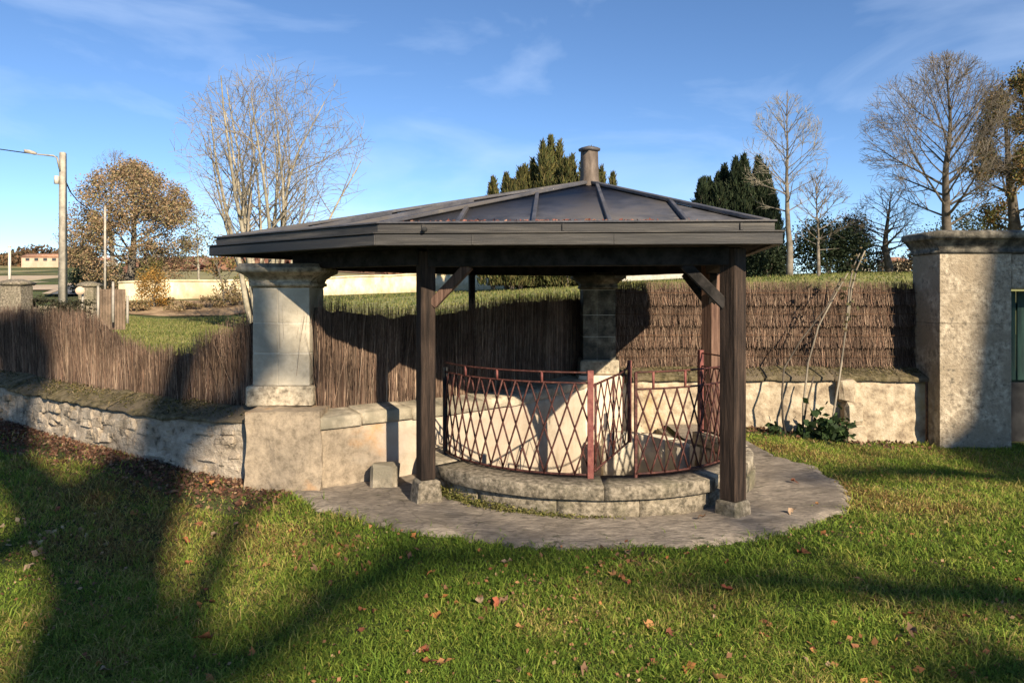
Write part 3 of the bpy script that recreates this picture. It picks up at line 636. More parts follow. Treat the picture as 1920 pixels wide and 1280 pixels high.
# ------------------------------------------------------------------ iron railing and gate
RR_ = 1.30
def ang_of(x):
    """angle on the railing circle (near side) that the photograph shows at column x"""
    u = (x - 960) / FPX; best = None
    for i in range(0, 2300):
        a = math.radians(-205 + i * 0.1); X_, Y_ = CX + RR_ * math.cos(a), CY + RR_ * math.sin(a)
        e = abs(X_ / Y_ - u) + (10 if Y_ > CY + 0.25 else 0)
        if best is None or e < best[0]: best = (e, -205 + i * 0.1)
    return best[1]
def rp(a, z, r=RR_): return (CX + r * math.cos(math.radians(a)), CY + r * math.sin(math.radians(a)), z)
def railing(name, label, a0, a1, ztop, zmid, zbot, ups, posts, step=5.2):
    t = empty(name, rp((a0 + a1) / 2, 0.25)); tag(t, label, 'railing', 'iron railings round the basin')
    n = max(4, int((a1 - a0) / 3)); A = [a0 + (a1 - a0) * i / n for i in range(n + 1)]
    for nm_, z, r_ in (('top_rail', ztop, 0.008), ('middle_rail', zmid, 0.008), ('bottom_rail', zbot, 0.009)):
        V, F = polytube([rp(a, z) for a in A], r_, 6); obj(nm_, V, F, M['iron'], t)
    k = int(round((a1 - a0) / step)); st = (a1 - a0) / k
    for s in (1, -1):
        for i in range(-1, k + 2):
            b0 = a0 + i * st; b1 = b0 + s * 2 * st; pts = []
            for q in range(7):
                f = q / 6; a = b0 + (b1 - b0) * f
                if a0 - 0.01 <= a <= a1 + 0.01: pts.append(rp(a, zbot + (zmid - zbot) * f, RR_ + 0.006 * s))
            if len(pts) >= 2:
                V, F = polytube(pts, 0.0072, 5); obj('lattice_bar', V, F, M['iron'], t)
    for a in ups:
        V, F = polytube([rp(a, zmid), rp(a, ztop)], 0.010, 6); obj('upright', V, F, M['red_iron'], t)
    for (a, w, z0, z1, mm) in posts:
        p = rp(a, 0); o = block('post', -w / 2, w / 2, -w / 2, w / 2, z0, z1, mm, None, 0.003, 0); o.rotation_euler = (0, 0, math.radians(a)); o.parent = t
        o.location = (p[0] - t.location.x, p[1] - t.location.y, -t.location.z)
    return t
aL, aG = ang_of(849), ang_of(1107)
aR0, aR1 = ang_of(1192), 24.0
railing('iron_railing', 'rusty red diamond lattice railing on the left half of the basin, up to the gate', aL - 8, aG, 1.03, 0.953, 0.285,
        [ang_of(x) for x in (873, 932, 1016)], [(aL - 8, 0.035, 0.25, 0.99, M['black']), (aG, 0.045, 0.24, 1.045, M['red_iron'])])
railing('iron_railing', 'rusty red diamond lattice railing on the right of the basin, behind the right timber post', aR0, aR1, 1.03, 0.905, 0.285,
        [ang_of(x) for x in (1225, 1285)], [(aR0, 0.022, 0.25, 1.03, M['iron']), (-10, 0.05, 0.24, 1.06, M['red_iron']), (aR1, 0.045, 0.24, 1.06, M['red_iron'])])
gt = empty('iron_gate', rp(aG, 0.25)); tag(gt, 'narrow red iron lattice gate standing open into the basin', 'gate')
g0 = Vector(rp(aG + 1.2, 0)); g1 = Vector((1.035, 6.58, 0)); gd = g1 - g0
def gpt(f, z): return g0 + gd * f + Vector((0, 0, z))
V, F = polytube([gpt(0, 0.31), gpt(1, 0.31)], 0.009, 6); obj('bottom_rail', V, F, M['iron'], gt)
V, F = polytube([gpt(0, 0.94), gpt(0.7, 0.94), gpt(0.9, 0.955), gpt(1, 1.0)], 0.009, 6); obj('top_rail', V, F, M['iron'], gt)
V, F = polytube([gpt(1, 0.30), gpt(1, 1.02)], 0.019, 8); obj('end_post', V, F, M['red_iron'], gt)
V, F = polytube([gpt(0.03, 0.30), gpt(0.03, 0.95)], 0.010, 6); obj('hinge_post', V, F, M['iron'], gt)
V, F = polytube([gpt(0.5, 0.31), gpt(0.5, 0.94)], 0.010, 6); obj('upright', V, F, M['iron'], gt)
for s in (1, -1):
    for i in range(-2, 8):
        f0 = i / 6; f1 = f0 + s * 2 / 6; pts = [gpt(f0 + (f1 - f0) * q / 8, 0.31 + 0.63 * q / 8) for q in range(9) if -0.001 <= f0 + (f1 - f0) * q / 8 <= 1.001]
        if len(pts) > 1:
            V, F = polytube(pts, 0.0055, 5); obj('lattice_bar', V, F, M['iron'], gt)

# ------------------------------------------------------------------ the shelter
sh = empty('well_shelter', (CX, CY, 0)); tag(sh, 'open timber shelter with a low dark metal pyramid roof over the round basin', 'shelter')
ZB, ZM, ZT = 1.94, 2.025, 2.105                                # fascia: underside, step, top
VERT = [(-0.955, 5.19), (1.825, 5.03), (2.36, 8.1), (1.45, 9.75), (-1.0, 9.15), (-2.68, 6.60)]
APEX = Vector((0.72, 6.95, 2.63))
cen = Vector((0.45, 7.1))
def inset(k, amount):
    """polygon corner moved inwards so that both its edges move by amount"""
    p = Vector(VERT[k]); a = Vector(VERT[k - 1]); b_ = Vector(VERT[(k + 1) % 6])
    d1 = (p - a).normalized(); d2 = (b_ - p).normalized()
    n1 = Vector((-d1.y, d1.x)); n2 = Vector((-d2.y, d2.x))
    bis = (n1 + n2); return p + bis * (amount / max(0.2, bis.dot(n1)))
def ring_band(k, r_out, r_in, z0, z1):
    j = (k + 1) % 6; a0, a1 = inset(k, r_out), inset(j, r_out); b0, b1 = inset(k, r_in), inset(j, r_in)
    return [(a0.x, a0.y, z0), (a1.x, a1.y, z0), (b1.x, b1.y, z0), (b0.x, b0.y, z0), (a0.x, a0.y, z1), (a1.x, a1.y, z1), (b1.x, b1.y, z1), (b0.x, b0.y, z1)]
for k in range(6):
    me = hexa(ring_band(k, 0.0, 0.05, ZB, ZM - 0.006), 0.004, 0.0); me.materials.append(M['fascia']); link('lower_fascia', me, sh)
    me = hexa(ring_band(k, -0.012, 0.05, ZM - 0.004, ZM + 0.008), 0.003, 0.0); me.materials.append(M['fascia']); link('drip_edge', me, sh)
    me = hexa(ring_band(k, 0.045, 0.10, ZM + 0.01, ZT - 0.012), 0.004, 0.0); me.materials.append(M['fascia']); link('upper_fascia', me, sh)
    me = hexa(ring_band(k, 0.03, 0.11, ZT - 0.010, ZT + 0.004), 0.003, 0.0); me.materials.append(M['zinc']); link('gutter_lip', me, sh)
    # metal panels with standing seams
    j = (k + 1) % 6; a = inset(k, 0.09); b_ = inset(j, 0.09); a3 = Vector((a.x, a.y, ZT - 0.02)); b3 = Vector((b_.x, b_.y, ZT - 0.02))
    pn = (b3 - a3).cross(APEX - a3).normalized(); lowz = Vector((0, 0, -0.03))
    V = [a3, b3, APEX, a3 + lowz, b3 + lowz, APEX + lowz]
    pan = obj('roof_panel', V, [np.array([(0, 1, 2), (5, 4, 3)]), np.array([(0, 3, 4, 1), (1, 4, 5, 2), (2, 5, 3, 0)])], M['zinc'], sh)
    e = b3 - a3; L = e.length; ed = e.normalized(); upv = pn.cross(ed).normalized()
    if upv.z < 0: upv = -upv
    ns = max(2, int(L / 0.45)); apx = (APEX - a3).dot(ed); hgt = (APEX - a3).dot(upv)
    for q in range(1, ns):
        s = L * q / ns; top_ = hgt * (s / apx if s < apx else (L - s) / (L - apx)) * 0.97
        p0 = a3 + ed * s + upv * 0.03; p1 = a3 + ed * s + upv * top_
        so = beam('seam', p0 + pn * 0.012, p1 + pn * 0.012, 0.03, 0.034, M['zinc'], pan, 0.004, pn)
    so = beam('hip_cap', Vector((a3.x, a3.y, a3.z + 0.02)), APEX + Vector((0, 0, 0.018)), 0.07, 0.03, M['zinc'], sh, 0.006)
# soffit boards: one lining per side
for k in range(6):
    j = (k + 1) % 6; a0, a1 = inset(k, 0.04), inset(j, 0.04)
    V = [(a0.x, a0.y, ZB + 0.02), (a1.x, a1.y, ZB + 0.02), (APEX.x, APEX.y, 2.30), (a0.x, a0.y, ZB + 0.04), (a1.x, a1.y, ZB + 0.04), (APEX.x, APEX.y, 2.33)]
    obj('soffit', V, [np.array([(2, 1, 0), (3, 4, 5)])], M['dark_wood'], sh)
# finial
fx, fy = APEX.x, APEX.y
def turned(V, a):
    V = np.array(V); c, s_ = math.cos(a), math.sin(a); x, y = V[:, 0] - fx, V[:, 1] - fy
    V[:, 0], V[:, 1] = fx + c * x - s_ * y, fy + s_ * x + c * y; return V
V, F = square_moulding(fx, fy, [(2.56, 0.084), (2.625, 0.068), (2.70, 0.061), (2.93, 0.057)]); V = turned(V, 0.62)
fo = obj('finial', V, F, M['finial'], sh)
V, F = square_moulding(fx, fy, [(2.93, 0.068), (2.942, 0.072), (2.956, 0.072), (2.97, 0.05)]); V = turned(V, 0.62)
obj('finial_cap', V, F, M['zinc'], fo)
for (f, w) in ((0.12, 0.02), (0.47, 0.016), (0.905, 0.02)):
    a, b_ = Vector((*VERT[0], 0)), Vector((*VERT[1], 0)); p = a + (b_ - a) * f; e = (b_ - a).normalized(); n_ = Vector((e.y, -e.x, 0))
    beam('joint_strap', p + n_ * -0.040 + Vector((0, 0, ZM + 0.014)), p + n_ * -0.040 + Vector((0, 0, ZT - 0.016)), w, 0.014, M['fascia'], sh, 0.002, n_)
    p = p + e * 0.35; beam('joint_strap', p + n_ * 0.001 + Vector((0, 0, ZB + 0.004)), p + n_ * 0.001 + Vector((0, 0, ZM - 0.012)), w * 0.6, 0.006, M['fascia'], sh, 0.001, n_)
p = Vector((*VERT[0], 0)).lerp(Vector((*VERT[1], 0)), 0.125); V, F = polytube([(p.x, p.y + 0.05, ZM + 0.03), (p.x, p.y - 0.035, ZM + 0.022)], 0.017, 10); obj('outlet_pipe', V, F, M['black'], sh)
# posts
POSTS = [(-0.66, 5.72, 0.118, M['post_wood'], 27, 0.19), (1.585, 5.36, 0.135, M['post_wood'], 38, 0.13), (2.05, 7.68, 0.145, M['red_wood'], 33, 0.05), (-0.46, 8.55, 0.065, M['dark_wood'], 20, 0.1)]
for k, (x, y, w, mm, rz, fz) in enumerate(POSTS):
    zb = fz if k < 2 else -0.02
    o = block('post', -w / 2, w / 2, -w / 2, w / 2, zb, 1.93, mm, None, 0.007, 0.0)
    o.parent = sh; o.location = (x - CX, y - CY, 0); o.rotation_euler = (0, 0, math.radians(rz))
    if k < 2:
        f = 0.112 if k == 0 else 0.105; g_ = 0.082 if k == 0 else 0.088
        me = hexa([(-f, -f, -0.06), (f, -f, -0.06), (f, f, -0.06), (-f, f, -0.06), (-g_, -g_, fz), (g_, -g_, fz), (g_, g_, fz), (-g_, g_, fz)], 0.015, 0.006)
        me.materials.append(M['grey_stone']); o = link('post_foot', me); o.parent = sh; o.location = (x - CX, y - CY, 0.0); o.rotation_euler = (0, 0, math.radians(rz))
P_FL, P_FR, P_RR, P_RL = [Vector((p[0], p[1], 0)) for p in POSTS]
P_LP, P_BP = Vector((LPX + 0.05, LPY, 0)), Vector((1.05, 9.0, 0))
def up(p, z): return Vector((p.x, p.y, z))
zc_ = 1.875
for a, b_ in ((P_FL, P_FR), (P_FR, P_RR), (P_RR, P_BP), (P_BP, P_RL), (P_RL, P_LP), (P_LP, P_FL)):
    d = (b_ - a).normalized()
    lo_ = 0.012 if (a is P_LP or b_ is P_LP or a is P_BP or b_ is P_BP) else 0.0
    beam('beam', up(a, zc_ + lo_) + d * 0.03, up(b_, zc_ + lo_) - d * 0.03, 0.12, 0.13, M['dark_wood'], sh)
for (a, b_, mm) in ((P_FL, P_FR, M['red_wood']), (P_RR, P_FR, M['dark_wood']), (P_RR, P_BP, M['dark_wood']), (P_FR, P_FL, M['dark_wood'])):
    d = (b_ - a).normalized()
    beam('brace', up(a, 1.52) + d * 0.05, up(a, 1.82) + d * 0.34, 0.07, 0.075, mm, sh)

# ------------------------------------------------------------------ trees
def rand_perp(d):
    while True:
        v = Vector((R.gauss(0, 1), R.gauss(0, 1), R.gauss(0, 1))); v = v - d * v.dot(d)
        if v.length > 0.1: return v.normalized()

class Env:
    def __init__(s, c, r): s.c = Vector(c); s.r = Vector(r)
    def dist(s, p, d):
        q = Vector(((p.x - s.c.x) / s.r.x, (p.y - s.c.y) / s.r.y, (p.z - s.c.z) / s.r.z)); e = Vector((d.x / s.r.x, d.y / s.r.y, d.z / s.r.z))
        A = e.dot(e); B = q.dot(e); C_ = q.dot(q) - 1; disc = B * B - A * C_
        if disc <= 0: return 0.0
        return max(0.0, (-B + math.sqrt(disc)) / A)

def branch(segs, p, d, L, r, lev, maxlev, env, kids, wig, trop, tips, ang=(25, 55), rmin=0.006):
    n = max(3, min(9, int(L / 0.5) + 2)); step = L / n; r_ = r
    for i in range(n):
        d = (d + Vector((R.gauss(0, wig), R.gauss(0, wig), R.gauss(0, wig) + trop))).normalized()
        q = p + d * step; r1 = max(rmin * 0.7, r * (1 - 0.82 * (i + 1) / n)); segs.append((p, q, r_, r1, lev)); p, r_ = q, r1
        if lev < maxlev and i >= (1 if lev else 0):
            m_ = kids[lev] / n; c = int(m_) + (R.random() < m_ - int(m_))
            for _ in range(c):
                th = math.radians(R.uniform(*ang)); dd = (d * math.cos(th) + rand_perp(d) * math.sin(th)).normalized()
                want = L * R.uniform(0.38, 0.7) * (1.0 - 0.4 * i / n); dl = env.dist(p, dd)
                LL = min(want, dl * R.uniform(0.55, 1.08))
                if LL > 0.25: branch(segs, p, dd, LL, max(rmin, r_ * R.uniform(0.5, 0.75)), lev + 1, maxlev, env, kids, wig * 1.15, trop, tips, ang, rmin)
    tips.append((p, d, lev))

def plant(name, label, base, segs, bark, cat='tree', group=None, twigcol=None, leaves=None, leafmat=None):
    t = empty(name, base); tag(t, label, cat, group)
    thick = [s for s in segs if s[4] <= 1]; thin = [s for s in segs if s[4] > 1]
    for nm_, ss, k, mm in (('trunk', thick, 7, bark), ('crown', thin, 3, twigcol or bark)):
        if ss:
            V, F, _ = tubes([s[0] for s in ss], [s[1] for s in ss], [s[2] for s in ss], [s[3] for s in ss], k); obj(nm_, V, F, mm, t, smooth=(k > 4))
    if leaves is not None:
        V, F, C_ = leaves; obj('foliage', V, F, leafmat or M['leaf'], t, col=C_)
    return t

def leaf_quads(cent, size, cols, up_bias=0.0, aspect=0.6, rng=NR):
    """small folded leaf faces at the given centres"""
    n = len(cent); cent = np.asarray(cent, float)
    a = rng.normal(size=(n, 3)); a[:, 2] += up_bias; a /= np.linalg.norm(a, axis=1, keepdims=True)
    b_ = rng.normal(size=(n, 3)); b_ -= a * np.sum(a * b_, axis=1, keepdims=True); b_ /= np.linalg.norm(b_, axis=1, keepdims=True)
    s = np.broadcast_to(np.asarray(size, float), (n,))[:, None] * rng.uniform(0.6, 1.3, (n, 1))
    V = np.stack([cent - a * s, cent + b_ * s * aspect, cent + a * s, cent - b_ * s * aspect], axis=1)
    F = (np.arange(n)[:, None] * 4 + np.arange(4)[None])
    return V.reshape(-1, 3), F, np.repeat(cols, 4, axis=0)
def pick(pal, n, rng=NR, jit=0.25):
    pal = np.asarray(pal, float); return pal[rng.integers(0, len(pal), n)] * rng.uniform(1 - jit, 1 + jit, (n, 1))

def crowned_tree(name, label, x, d, ybase, ytop, xl, xr, ylow, trunk_r, bark, limbs=22, kids=(0, 7, 6, 4), elev=(15, 75), lead=1.0, wig=0.07, trop=0.03, maxlev=4, twig=None, group=None, leaves=None, first=0.25, rmin=0.008, seed=0):
    """bare tree with a leader and limbs that reach the edge of its crown"""
    R.seed(seed or len(label) * 7919 + int(x))
    B = at(x, ybase, d); T = at(x, ytop, d); lo = at(x, ylow, d).z; rx = (xr - xl) / 2 / FPX * d; cxw = ((xl + xr) / 2 - 960) / FPX * d
    gz = tz(B.x, B.y); B.z = gz - 0.1
    env = Env((cxw, d, (T.z + lo) / 2), (rx, rx * 0.95, (T.z - lo) / 2)); segs, tips = [], []
    H = T.z - B.z; n = 22; p = Vector(B); dirv = Vector((0, 0, 1)); r_ = trunk_r; pts = []
    for i in range(n):
        dirv = (dirv + Vector((R.gauss(0, 0.05) - 0.05 * (p.x - B.x), R.gauss(0, 0.05) - 0.05 * (p.y - B.y), 0.09))).normalized(); q = p + dirv * (H * lead / n); r1 = trunk_r * max(0.045, (1 - (i + 1) / n) ** 1.1)
        segs.append((p, q, r_, r1, 0)); pts.append((q, r1, (i + 1) / n)); p, r_ = q, r1
    for k in range(limbs):
        f = first + (0.96 - first) * (k + R.random()) / limbs; i = min(n - 1, int(f * n)); p, rr2, _ = pts[i]
        el = math.radians(elev[0] + (elev[1] - elev[0]) * ((f - first) / (1 - first)) + R.uniform(-8, 8)); azm = k * 2.399 + R.uniform(-0.4, 0.4)
        dd = Vector((math.cos(azm) * math.cos(el), math.sin(azm) * math.cos(el), math.sin(el))); L = env.dist(p, dd) * R.uniform(0.85, 1.04)
        if L > 0.4: branch(segs, p, dd, L, max(0.02, rr2 * R.uniform(0.26, 0.42)), 1, maxlev, env, kids, wig, trop, tips, (22, 52), rmin)
    lv = None
    if leaves:
        pal, size, num, spread = leaves; base_ = [t_[0] for t_ in tips]
        cc = np.array([base_[R.randrange(len(base_))] for _ in range(num)]) + NR.normal(0, spread, (num, 3)); lv = leaf_quads(cc, size, pick(pal, num))
    return plant(name, label, B, segs, bark, 'tree', group, twig, lv)

# pale many-stemmed tree behind the roof, left
def multi_stem():
    R.seed(11)
    d = 24.0; B = at(495, 545, d); B.z = tz(B.x, B.y) - 0.1
    env = Env(at(515, 285, d), (188 / FPX * d, 150 / FPX * d, 190 / FPX * d)); segs, tips = [], []
    stems = [(-14, 4, 0.97), (-24, -6, 0.86), (-4, 0, 1.0), (4, 7, 1.0), (-8, -9, 0.9), (10, -3, 0.96), (16, 8, 0.9), (24, -5, 0.85), (32, 2, 0.75), (-21, 6, 0.74), (1, -12, 0.9), (-19, 10, 0.85), (36, -8, 0.62), (8, 14, 0.9), (-22, 2, 0.8), (12, -8, 0.9)]
    for (sx, sy, f) in stems:
        dd = Vector((math.sin(math.radians(sx * 0.66)), math.sin(math.radians(sy)), 1)).normalized(); p = B + Vector((sx * 0.012, sy * 0.015, 0))
        L = (at(0, 105, d).z - B.z) * f * R.uniform(0.88, 1.0)
        branch(segs, p, dd, L, R.uniform(0.06, 0.10), 1, 4, env, (0, 10, 8, 5), 0.05, 0.008, tips, (22, 66), 0.007)
    return plant('bare_tree', 'pale many stemmed bare tree rising behind the left side of the roof', B, segs, M['bark_pale'], twigcol=M['bark_twig'])
multi_stem()

crowned_tree('bare_tree', 'slender bare tree with a tall straight trunk right of the dark yew', 1480, 31, 515, 172, 1392, 1552, 420, 0.155, M['bark_grey'], 34, (0, 13, 9, 6), (25, 70), twig=M['bark_pale'], first=0.33)
crowned_tree('bare_tree', 'large bare tree with a wide round crown above the gate pier', 1778, 29, 470, 98, 1612, 1905, 440, 0.23, M['bark_dark'], 44, (0, 14, 10, 6), (22, 80), twig=M['bark_grey'], first=0.22, wig=0.05)
crowned_tree('bare_tree', 'low grey brown bare tree between the yew and the gate pier', 1668, 34, 508, 345, 1592, 1738, 490, 0.2, M['bark_dark'], 36, (0, 13, 9, 6), (10, 60), twig=M['bark_grey'], first=0.25, wig=0.1)
crowned_tree('bare_tree', 'thin lichen covered tree leaning over the dark shrubs', 1535, 28, 515, 318, 1480, 1600, 470, 0.08, M['bark_grey'], 36, (0, 13, 9, 6), (20, 70), twig=M['bark_grey'], first=0.25, wig=0.12)
BR = [(0.34, 0.225, 0.125), (0.26, 0.17, 0.095), (0.38, 0.26, 0.15), (0.22, 0.19, 0.09), (0.22, 0.145, 0.085), (0.28, 0.23, 0.11)]
crowned_tree('autumn_tree', 'broad brown leaved autumn tree standing by the pale wall on the left', 240, 46, 525, 308, 132, 368, 575, 0.30, M['bark_grey'], 40, (0, 9, 7, 4), (-8, 78), twig=M['bark_grey'], first=0.08, wig=0.1, leaves=(BR, 0.065, 46000, 0.20))
crowned_tree('bare_tree', 'grey bare treetop showing above the brown autumn tree', 215, 58, 500, 278, 168, 268, 400, 0.22, M['bark_grey'], 26, (0, 11, 8, 5), (25, 75), twig=M['bark_grey'], first=0.4)
crowned_tree('ivy_tree', 'tall tree with brown and green ivy leaves at the right edge', 1905, 30, 480, 140, 1838, 1990, 460, 0.30, M['bark_dark'], 30, (0, 7, 6, 3), (15, 75), twig=M['bark_grey'], first=0.15,
             leaves=([(0.17, 0.10, 0.035), (0.13, 0.12, 0.035), (0.20, 0.125, 0.05), (0.09, 0.10, 0.03)], 0.055, 26000, 0.16))
crowned_tree('bare_tree', 'small scrubby bare tree in front of the pale far wall', 420, 36.5, 572, 470, 388, 470, 560, 0.06, M['bark_grey'], 18, (0, 6, 5, 0), (20, 70), twig=M['bark_grey'], first=0.1, maxlev=3, leaves=([(0.22, 0.13, 0.05), (0.16, 0.15, 0.05)], 0.06, 900, 0.12))
crowned_tree('bare_tree', 'sparse lichen grey tree right of the brown autumn tree', 372, 44, 520, 395, 338, 408, 515, 0.10, M['bark_pale'], 18, (0, 6, 5, 0), (15, 65), twig=M['bark_pale'], first=0.15, maxlev=3, leaves=([(0.20, 0.18, 0.09), (0.16, 0.15, 0.07)], 0.07, 800, 0.2))

def spired_yew(name, label, spires, d, pal, depth=1.4, dens=900, lean=0.0):
    """evergreen built of upright sprays; spires lists (x, y_top, half width px)"""
    xs = [s[0] for s in spires]; B = at(sum(xs) / len(xs), 520, d); B.z = tz(B.x, B.y) - 0.05
    t = empty(name, B); tag(t, label, 'tree'); Vs, Cs = [], []; n_all = 0
    seg = []
    for (x, yt, hw) in spires:
        top = at(x, yt, d); yy = d + R.uniform(-depth, depth) * 0.6; H = top.z - B.z; w = hw / FPX * d
        seg.append((Vector((top.x, yy, B.z)), Vector((top.x, yy, top.z - 0.3)), 0.12, 0.02, 0))
        n = int(dens * H * (w ** 0.8)); f = NR.beta(1.1, 1.25, n); prof = np.clip(1.02 - f ** 2.2, 0.05, 1) * w
        a = NR.uniform(0, 2 * np.pi, n); r_ = prof * np.sqrt(NR.uniform(0.25, 1.0, n)) * (1 + 0.25 * np.sin(a * 5 + f * 30))
        cz = B.z + 0.15 + f * (H - 0.1)
        cc = np.column_stack([top.x + r_ * np.cos(a), yy + r_ * np.sin(a), cz])
        outv = np.column_stack([np.cos(a), np.sin(a), np.zeros(n)]); axis_ = outv * NR.uniform(0.15, 0.55, (n, 1)) + np.array([0, 0, 1.0]) + NR.normal(0, 0.18, (n, 3)); axis_ /= np.linalg.norm(axis_, axis=1, keepdims=True)
        sd = np.cross(axis_, NR.normal(size=(n, 3))); sd /= np.linalg.norm(sd, axis=1, keepdims=True)
        L = NR.uniform(0.12, 0.30, (n, 1)); wd = NR.uniform(0.02, 0.045, (n, 1))
        Vs.append(np.stack([cc - sd * wd, cc + sd * wd, cc + axis_ * L + sd * wd * 0.3, cc + axis_ * L - sd * wd * 0.3], axis=1).reshape(-1, 3)); Cs.append(np.repeat(pick(pal, n, NR, 0.35), 4, axis=0)); n_all += n
    V, F, _ = tubes([s[0] for s in seg], [s[1] for s in seg], [s[2] for s in seg], [s[3] for s in seg], 6); obj('trunk', V, F, M['bark_dark'], t)
    obj('crown', np.concatenate(Vs), np.arange(n_all)[:, None] * 4 + np.arange(4)[None], M['needles'], t, col=np.concatenate(Cs))
YG = [(0.085, 0.085, 0.025), (0.06, 0.07, 0.022), (0.12, 0.105, 0.032), (0.05, 0.055, 0.02), (0.10, 0.08, 0.03)]
DG = [(0.022, 0.036, 0.016), (0.03, 0.045, 0.02), (0.016, 0.026, 0.013), (0.04, 0.05, 0.022)]
spired_yew('yew_tree', 'olive green conical yew rising behind the roof beside the finial', [(1034, 256, 30), (1018, 272, 28), (1050, 268, 26), (1000, 300, 30), (1075, 290, 30), (975, 322, 30), (950, 332, 30), (1095, 305, 25), (1118, 300, 28), (925, 340, 28), (1132, 312, 24), (1146, 332, 20), (1106, 290, 26), (1005, 325, 40), (1060, 310, 40), (960, 345, 40), (1030, 285, 44), (985, 312, 38)], 36, YG, 1.6, 900)
spired_yew('yew_tree', 'dark green fastigiate yew right of the roof', [(1306, 345, 26), (1318, 340, 28), (1332, 338, 28), (1346, 330, 28), (1358, 314, 30), (1370, 306, 30), (1384, 302, 30), (1398, 304, 30), (1412, 303, 30), (1424, 318, 28), (1436, 335, 26), (1340, 352, 34), (1450, 358, 26), (1372, 325, 36), (1405, 330, 38)], 37, DG, 1.5, 900)

def bush(name, label, x, ybase, d, w, h, pal, n, size, cat='shrub', group=None, stems=7, stemmat='bark_grey', flat=0.7, gz=None):
    """rounded bush: stems and leaves scattered in uneven clumps; w, h in metres"""
    B = at(x, ybase, d); B.z = tz(B.x, B.y) if gz is None else gz
    t = empty(name, B); tag(t, label, cat, group); seg = []
    for k in range(stems):
        a = R.uniform(0, 6.28); e = Vector((math.cos(a) * w * R.uniform(0.1, 0.42), math.sin(a) * w * flat * R.uniform(0.1, 0.4), h * R.uniform(0.6, 0.95)))
        mid = B + e * 0.5 + Vector((R.uniform(-.05, .05) * w, 0, 0.08 * h)); seg += [(B, mid, 0.02 * h, 0.013 * h, 1), (mid, B + e, 0.013 * h, 0.004 * h, 1)]
    V, F, _ = tubes([s[0] for s in seg], [s[1] for s in seg], [s[2] for s in seg], [s[3] for s in seg], 4); obj('stems', V, F, M[stemmat], t)
    nc = max(8, int(n / 60)); th = NR.uniform(0, 2 * np.pi, nc); ph = np.arccos(NR.uniform(-0.55, 1, nc)); rad = NR.uniform(0.55, 1.0, nc)
    cc = np.column_stack([np.cos(th) * np.sin(ph) * rad * w / 2, np.sin(th) * np.sin(ph) * rad * w / 2 * flat, h * (0.5 + 0.48 * np.cos(ph) * rad)]); cc[::3, 2] *= NR.uniform(0.1, 0.7, len(cc[::3]))
    k = NR.integers(0, nc, n); P = np.array(B) + cc[k] + NR.normal(0, 1, (n, 3)) * np.array([w, w * flat, h]) * 0.085
    P[:, 2] = np.maximum(P[:, 2], B.z + 0.02)
    V, F, C_ = leaf_quads(P, size, pick(pal, n)); obj('foliage', V, F, M['leaf'], t, col=C_)
    return t
OR = [(0.34, 0.17, 0.035), (0.27, 0.15, 0.04), (0.38, 0.22, 0.06), (0.20, 0.14, 0.05)]
OL = [(0.13, 0.12, 0.035), (0.09, 0.09, 0.03), (0.17, 0.13, 0.05)]
bush('shrub', 'orange yellow autumn shrub against the pale wall on the left', 288, 572, 36.5, 1.5, 2.0, OR, 3200, 0.045)
bush('shrub', 'olive green shrub just above the orange one', 285, 520, 43, 1.6, 2.4, OL, 3000, 0.055)
bush('shrub', 'dark evergreen shrub at the left foot of the autumn tree', 165, 480, 50, 2.6, 2.8, [(0.03, 0.05, 0.025), (0.05, 0.06, 0.03), (0.04, 0.055, 0.04)], 4000, 0.08)
bush('shrub', 'dark evergreen shrub under the slender bare tree', 1555, 515, 33, 3.2, 2.6, DG, 9000, 0.06)
bush('shrub', 'dark evergreen shrub close to the shelter roof', 1440, 515, 33, 2.2, 1.6, DG, 5000, 0.06)
bush('shrub', 'dark conifer like shrub left of the low bare tree', 1600, 512, 36, 2.2, 2.9, [(0.03, 0.042, 0.025), (0.045, 0.05, 0.03)], 6000, 0.06)
bush('shrub', 'dark hedge like shrub in the gap under the roof, right of the far wall', 1010, 540, 40, 3.4, 1.0, DG, 2600, 0.09)
bush('shrub', 'brown scrub at the foot of the low bare tree', 1690, 512, 37, 2.6, 1.3, [(0.10, 0.075, 0.05), (0.07, 0.06, 0.04)], 1500, 0.07)
bush('shrub', 'green evergreen behind the large bare tree and the gate pier', 1810, 480, 36, 4.2, 3.0, [(0.05, 0.06, 0.025), (0.07, 0.075, 0.03), (0.035, 0.045, 0.02)], 7000, 0.06)
for (x, yb, d, w, h, lab) in ((70, 490, 205, 17, 5.6, 'russet wooded clump on the far skyline behind the long low farmhouse'), (148, 494, 190, 8, 5.5, 'brown green clump right of the utility pole on the skyline'), (20, 492, 215, 7, 4.2, 'dark clump at the far left of the skyline')):
    bush('far_trees', lab, x, yb, d, w, h, [(0.16, 0.09, 0.045), (0.12, 0.075, 0.04), (0.09, 0.075, 0.04)], 2600, 0.45, 'trees', None, 5)

for k, (x, yb, w, h) in enumerate(((255, 588, 1.3, 0.6), (345, 582, 1.6, 0.5), (395, 590, 1.2, 0.7), (450, 580, 1.5, 0.8), (310, 596, 0.9, 0.4), (432, 572, 0.9, 1.2))):
    bush('scrub', ('low tawny scrub on the bank below the pale wall, %s' % ('left of the orange shrub', 'right of the orange shrub', 'by the small bare tree', 'beside the stone pillar', 'smallest clump below the orange shrub', 'tallest clump near the stone pillar')[k]), x, yb, 35.5 + k * 0.4, w, h, [(0.30, 0.20, 0.10), (0.22, 0.15, 0.075), (0.34, 0.25, 0.14), (0.18, 0.15, 0.06)], 900, 0.05, 'scrub', 'scrub on the earth bank')
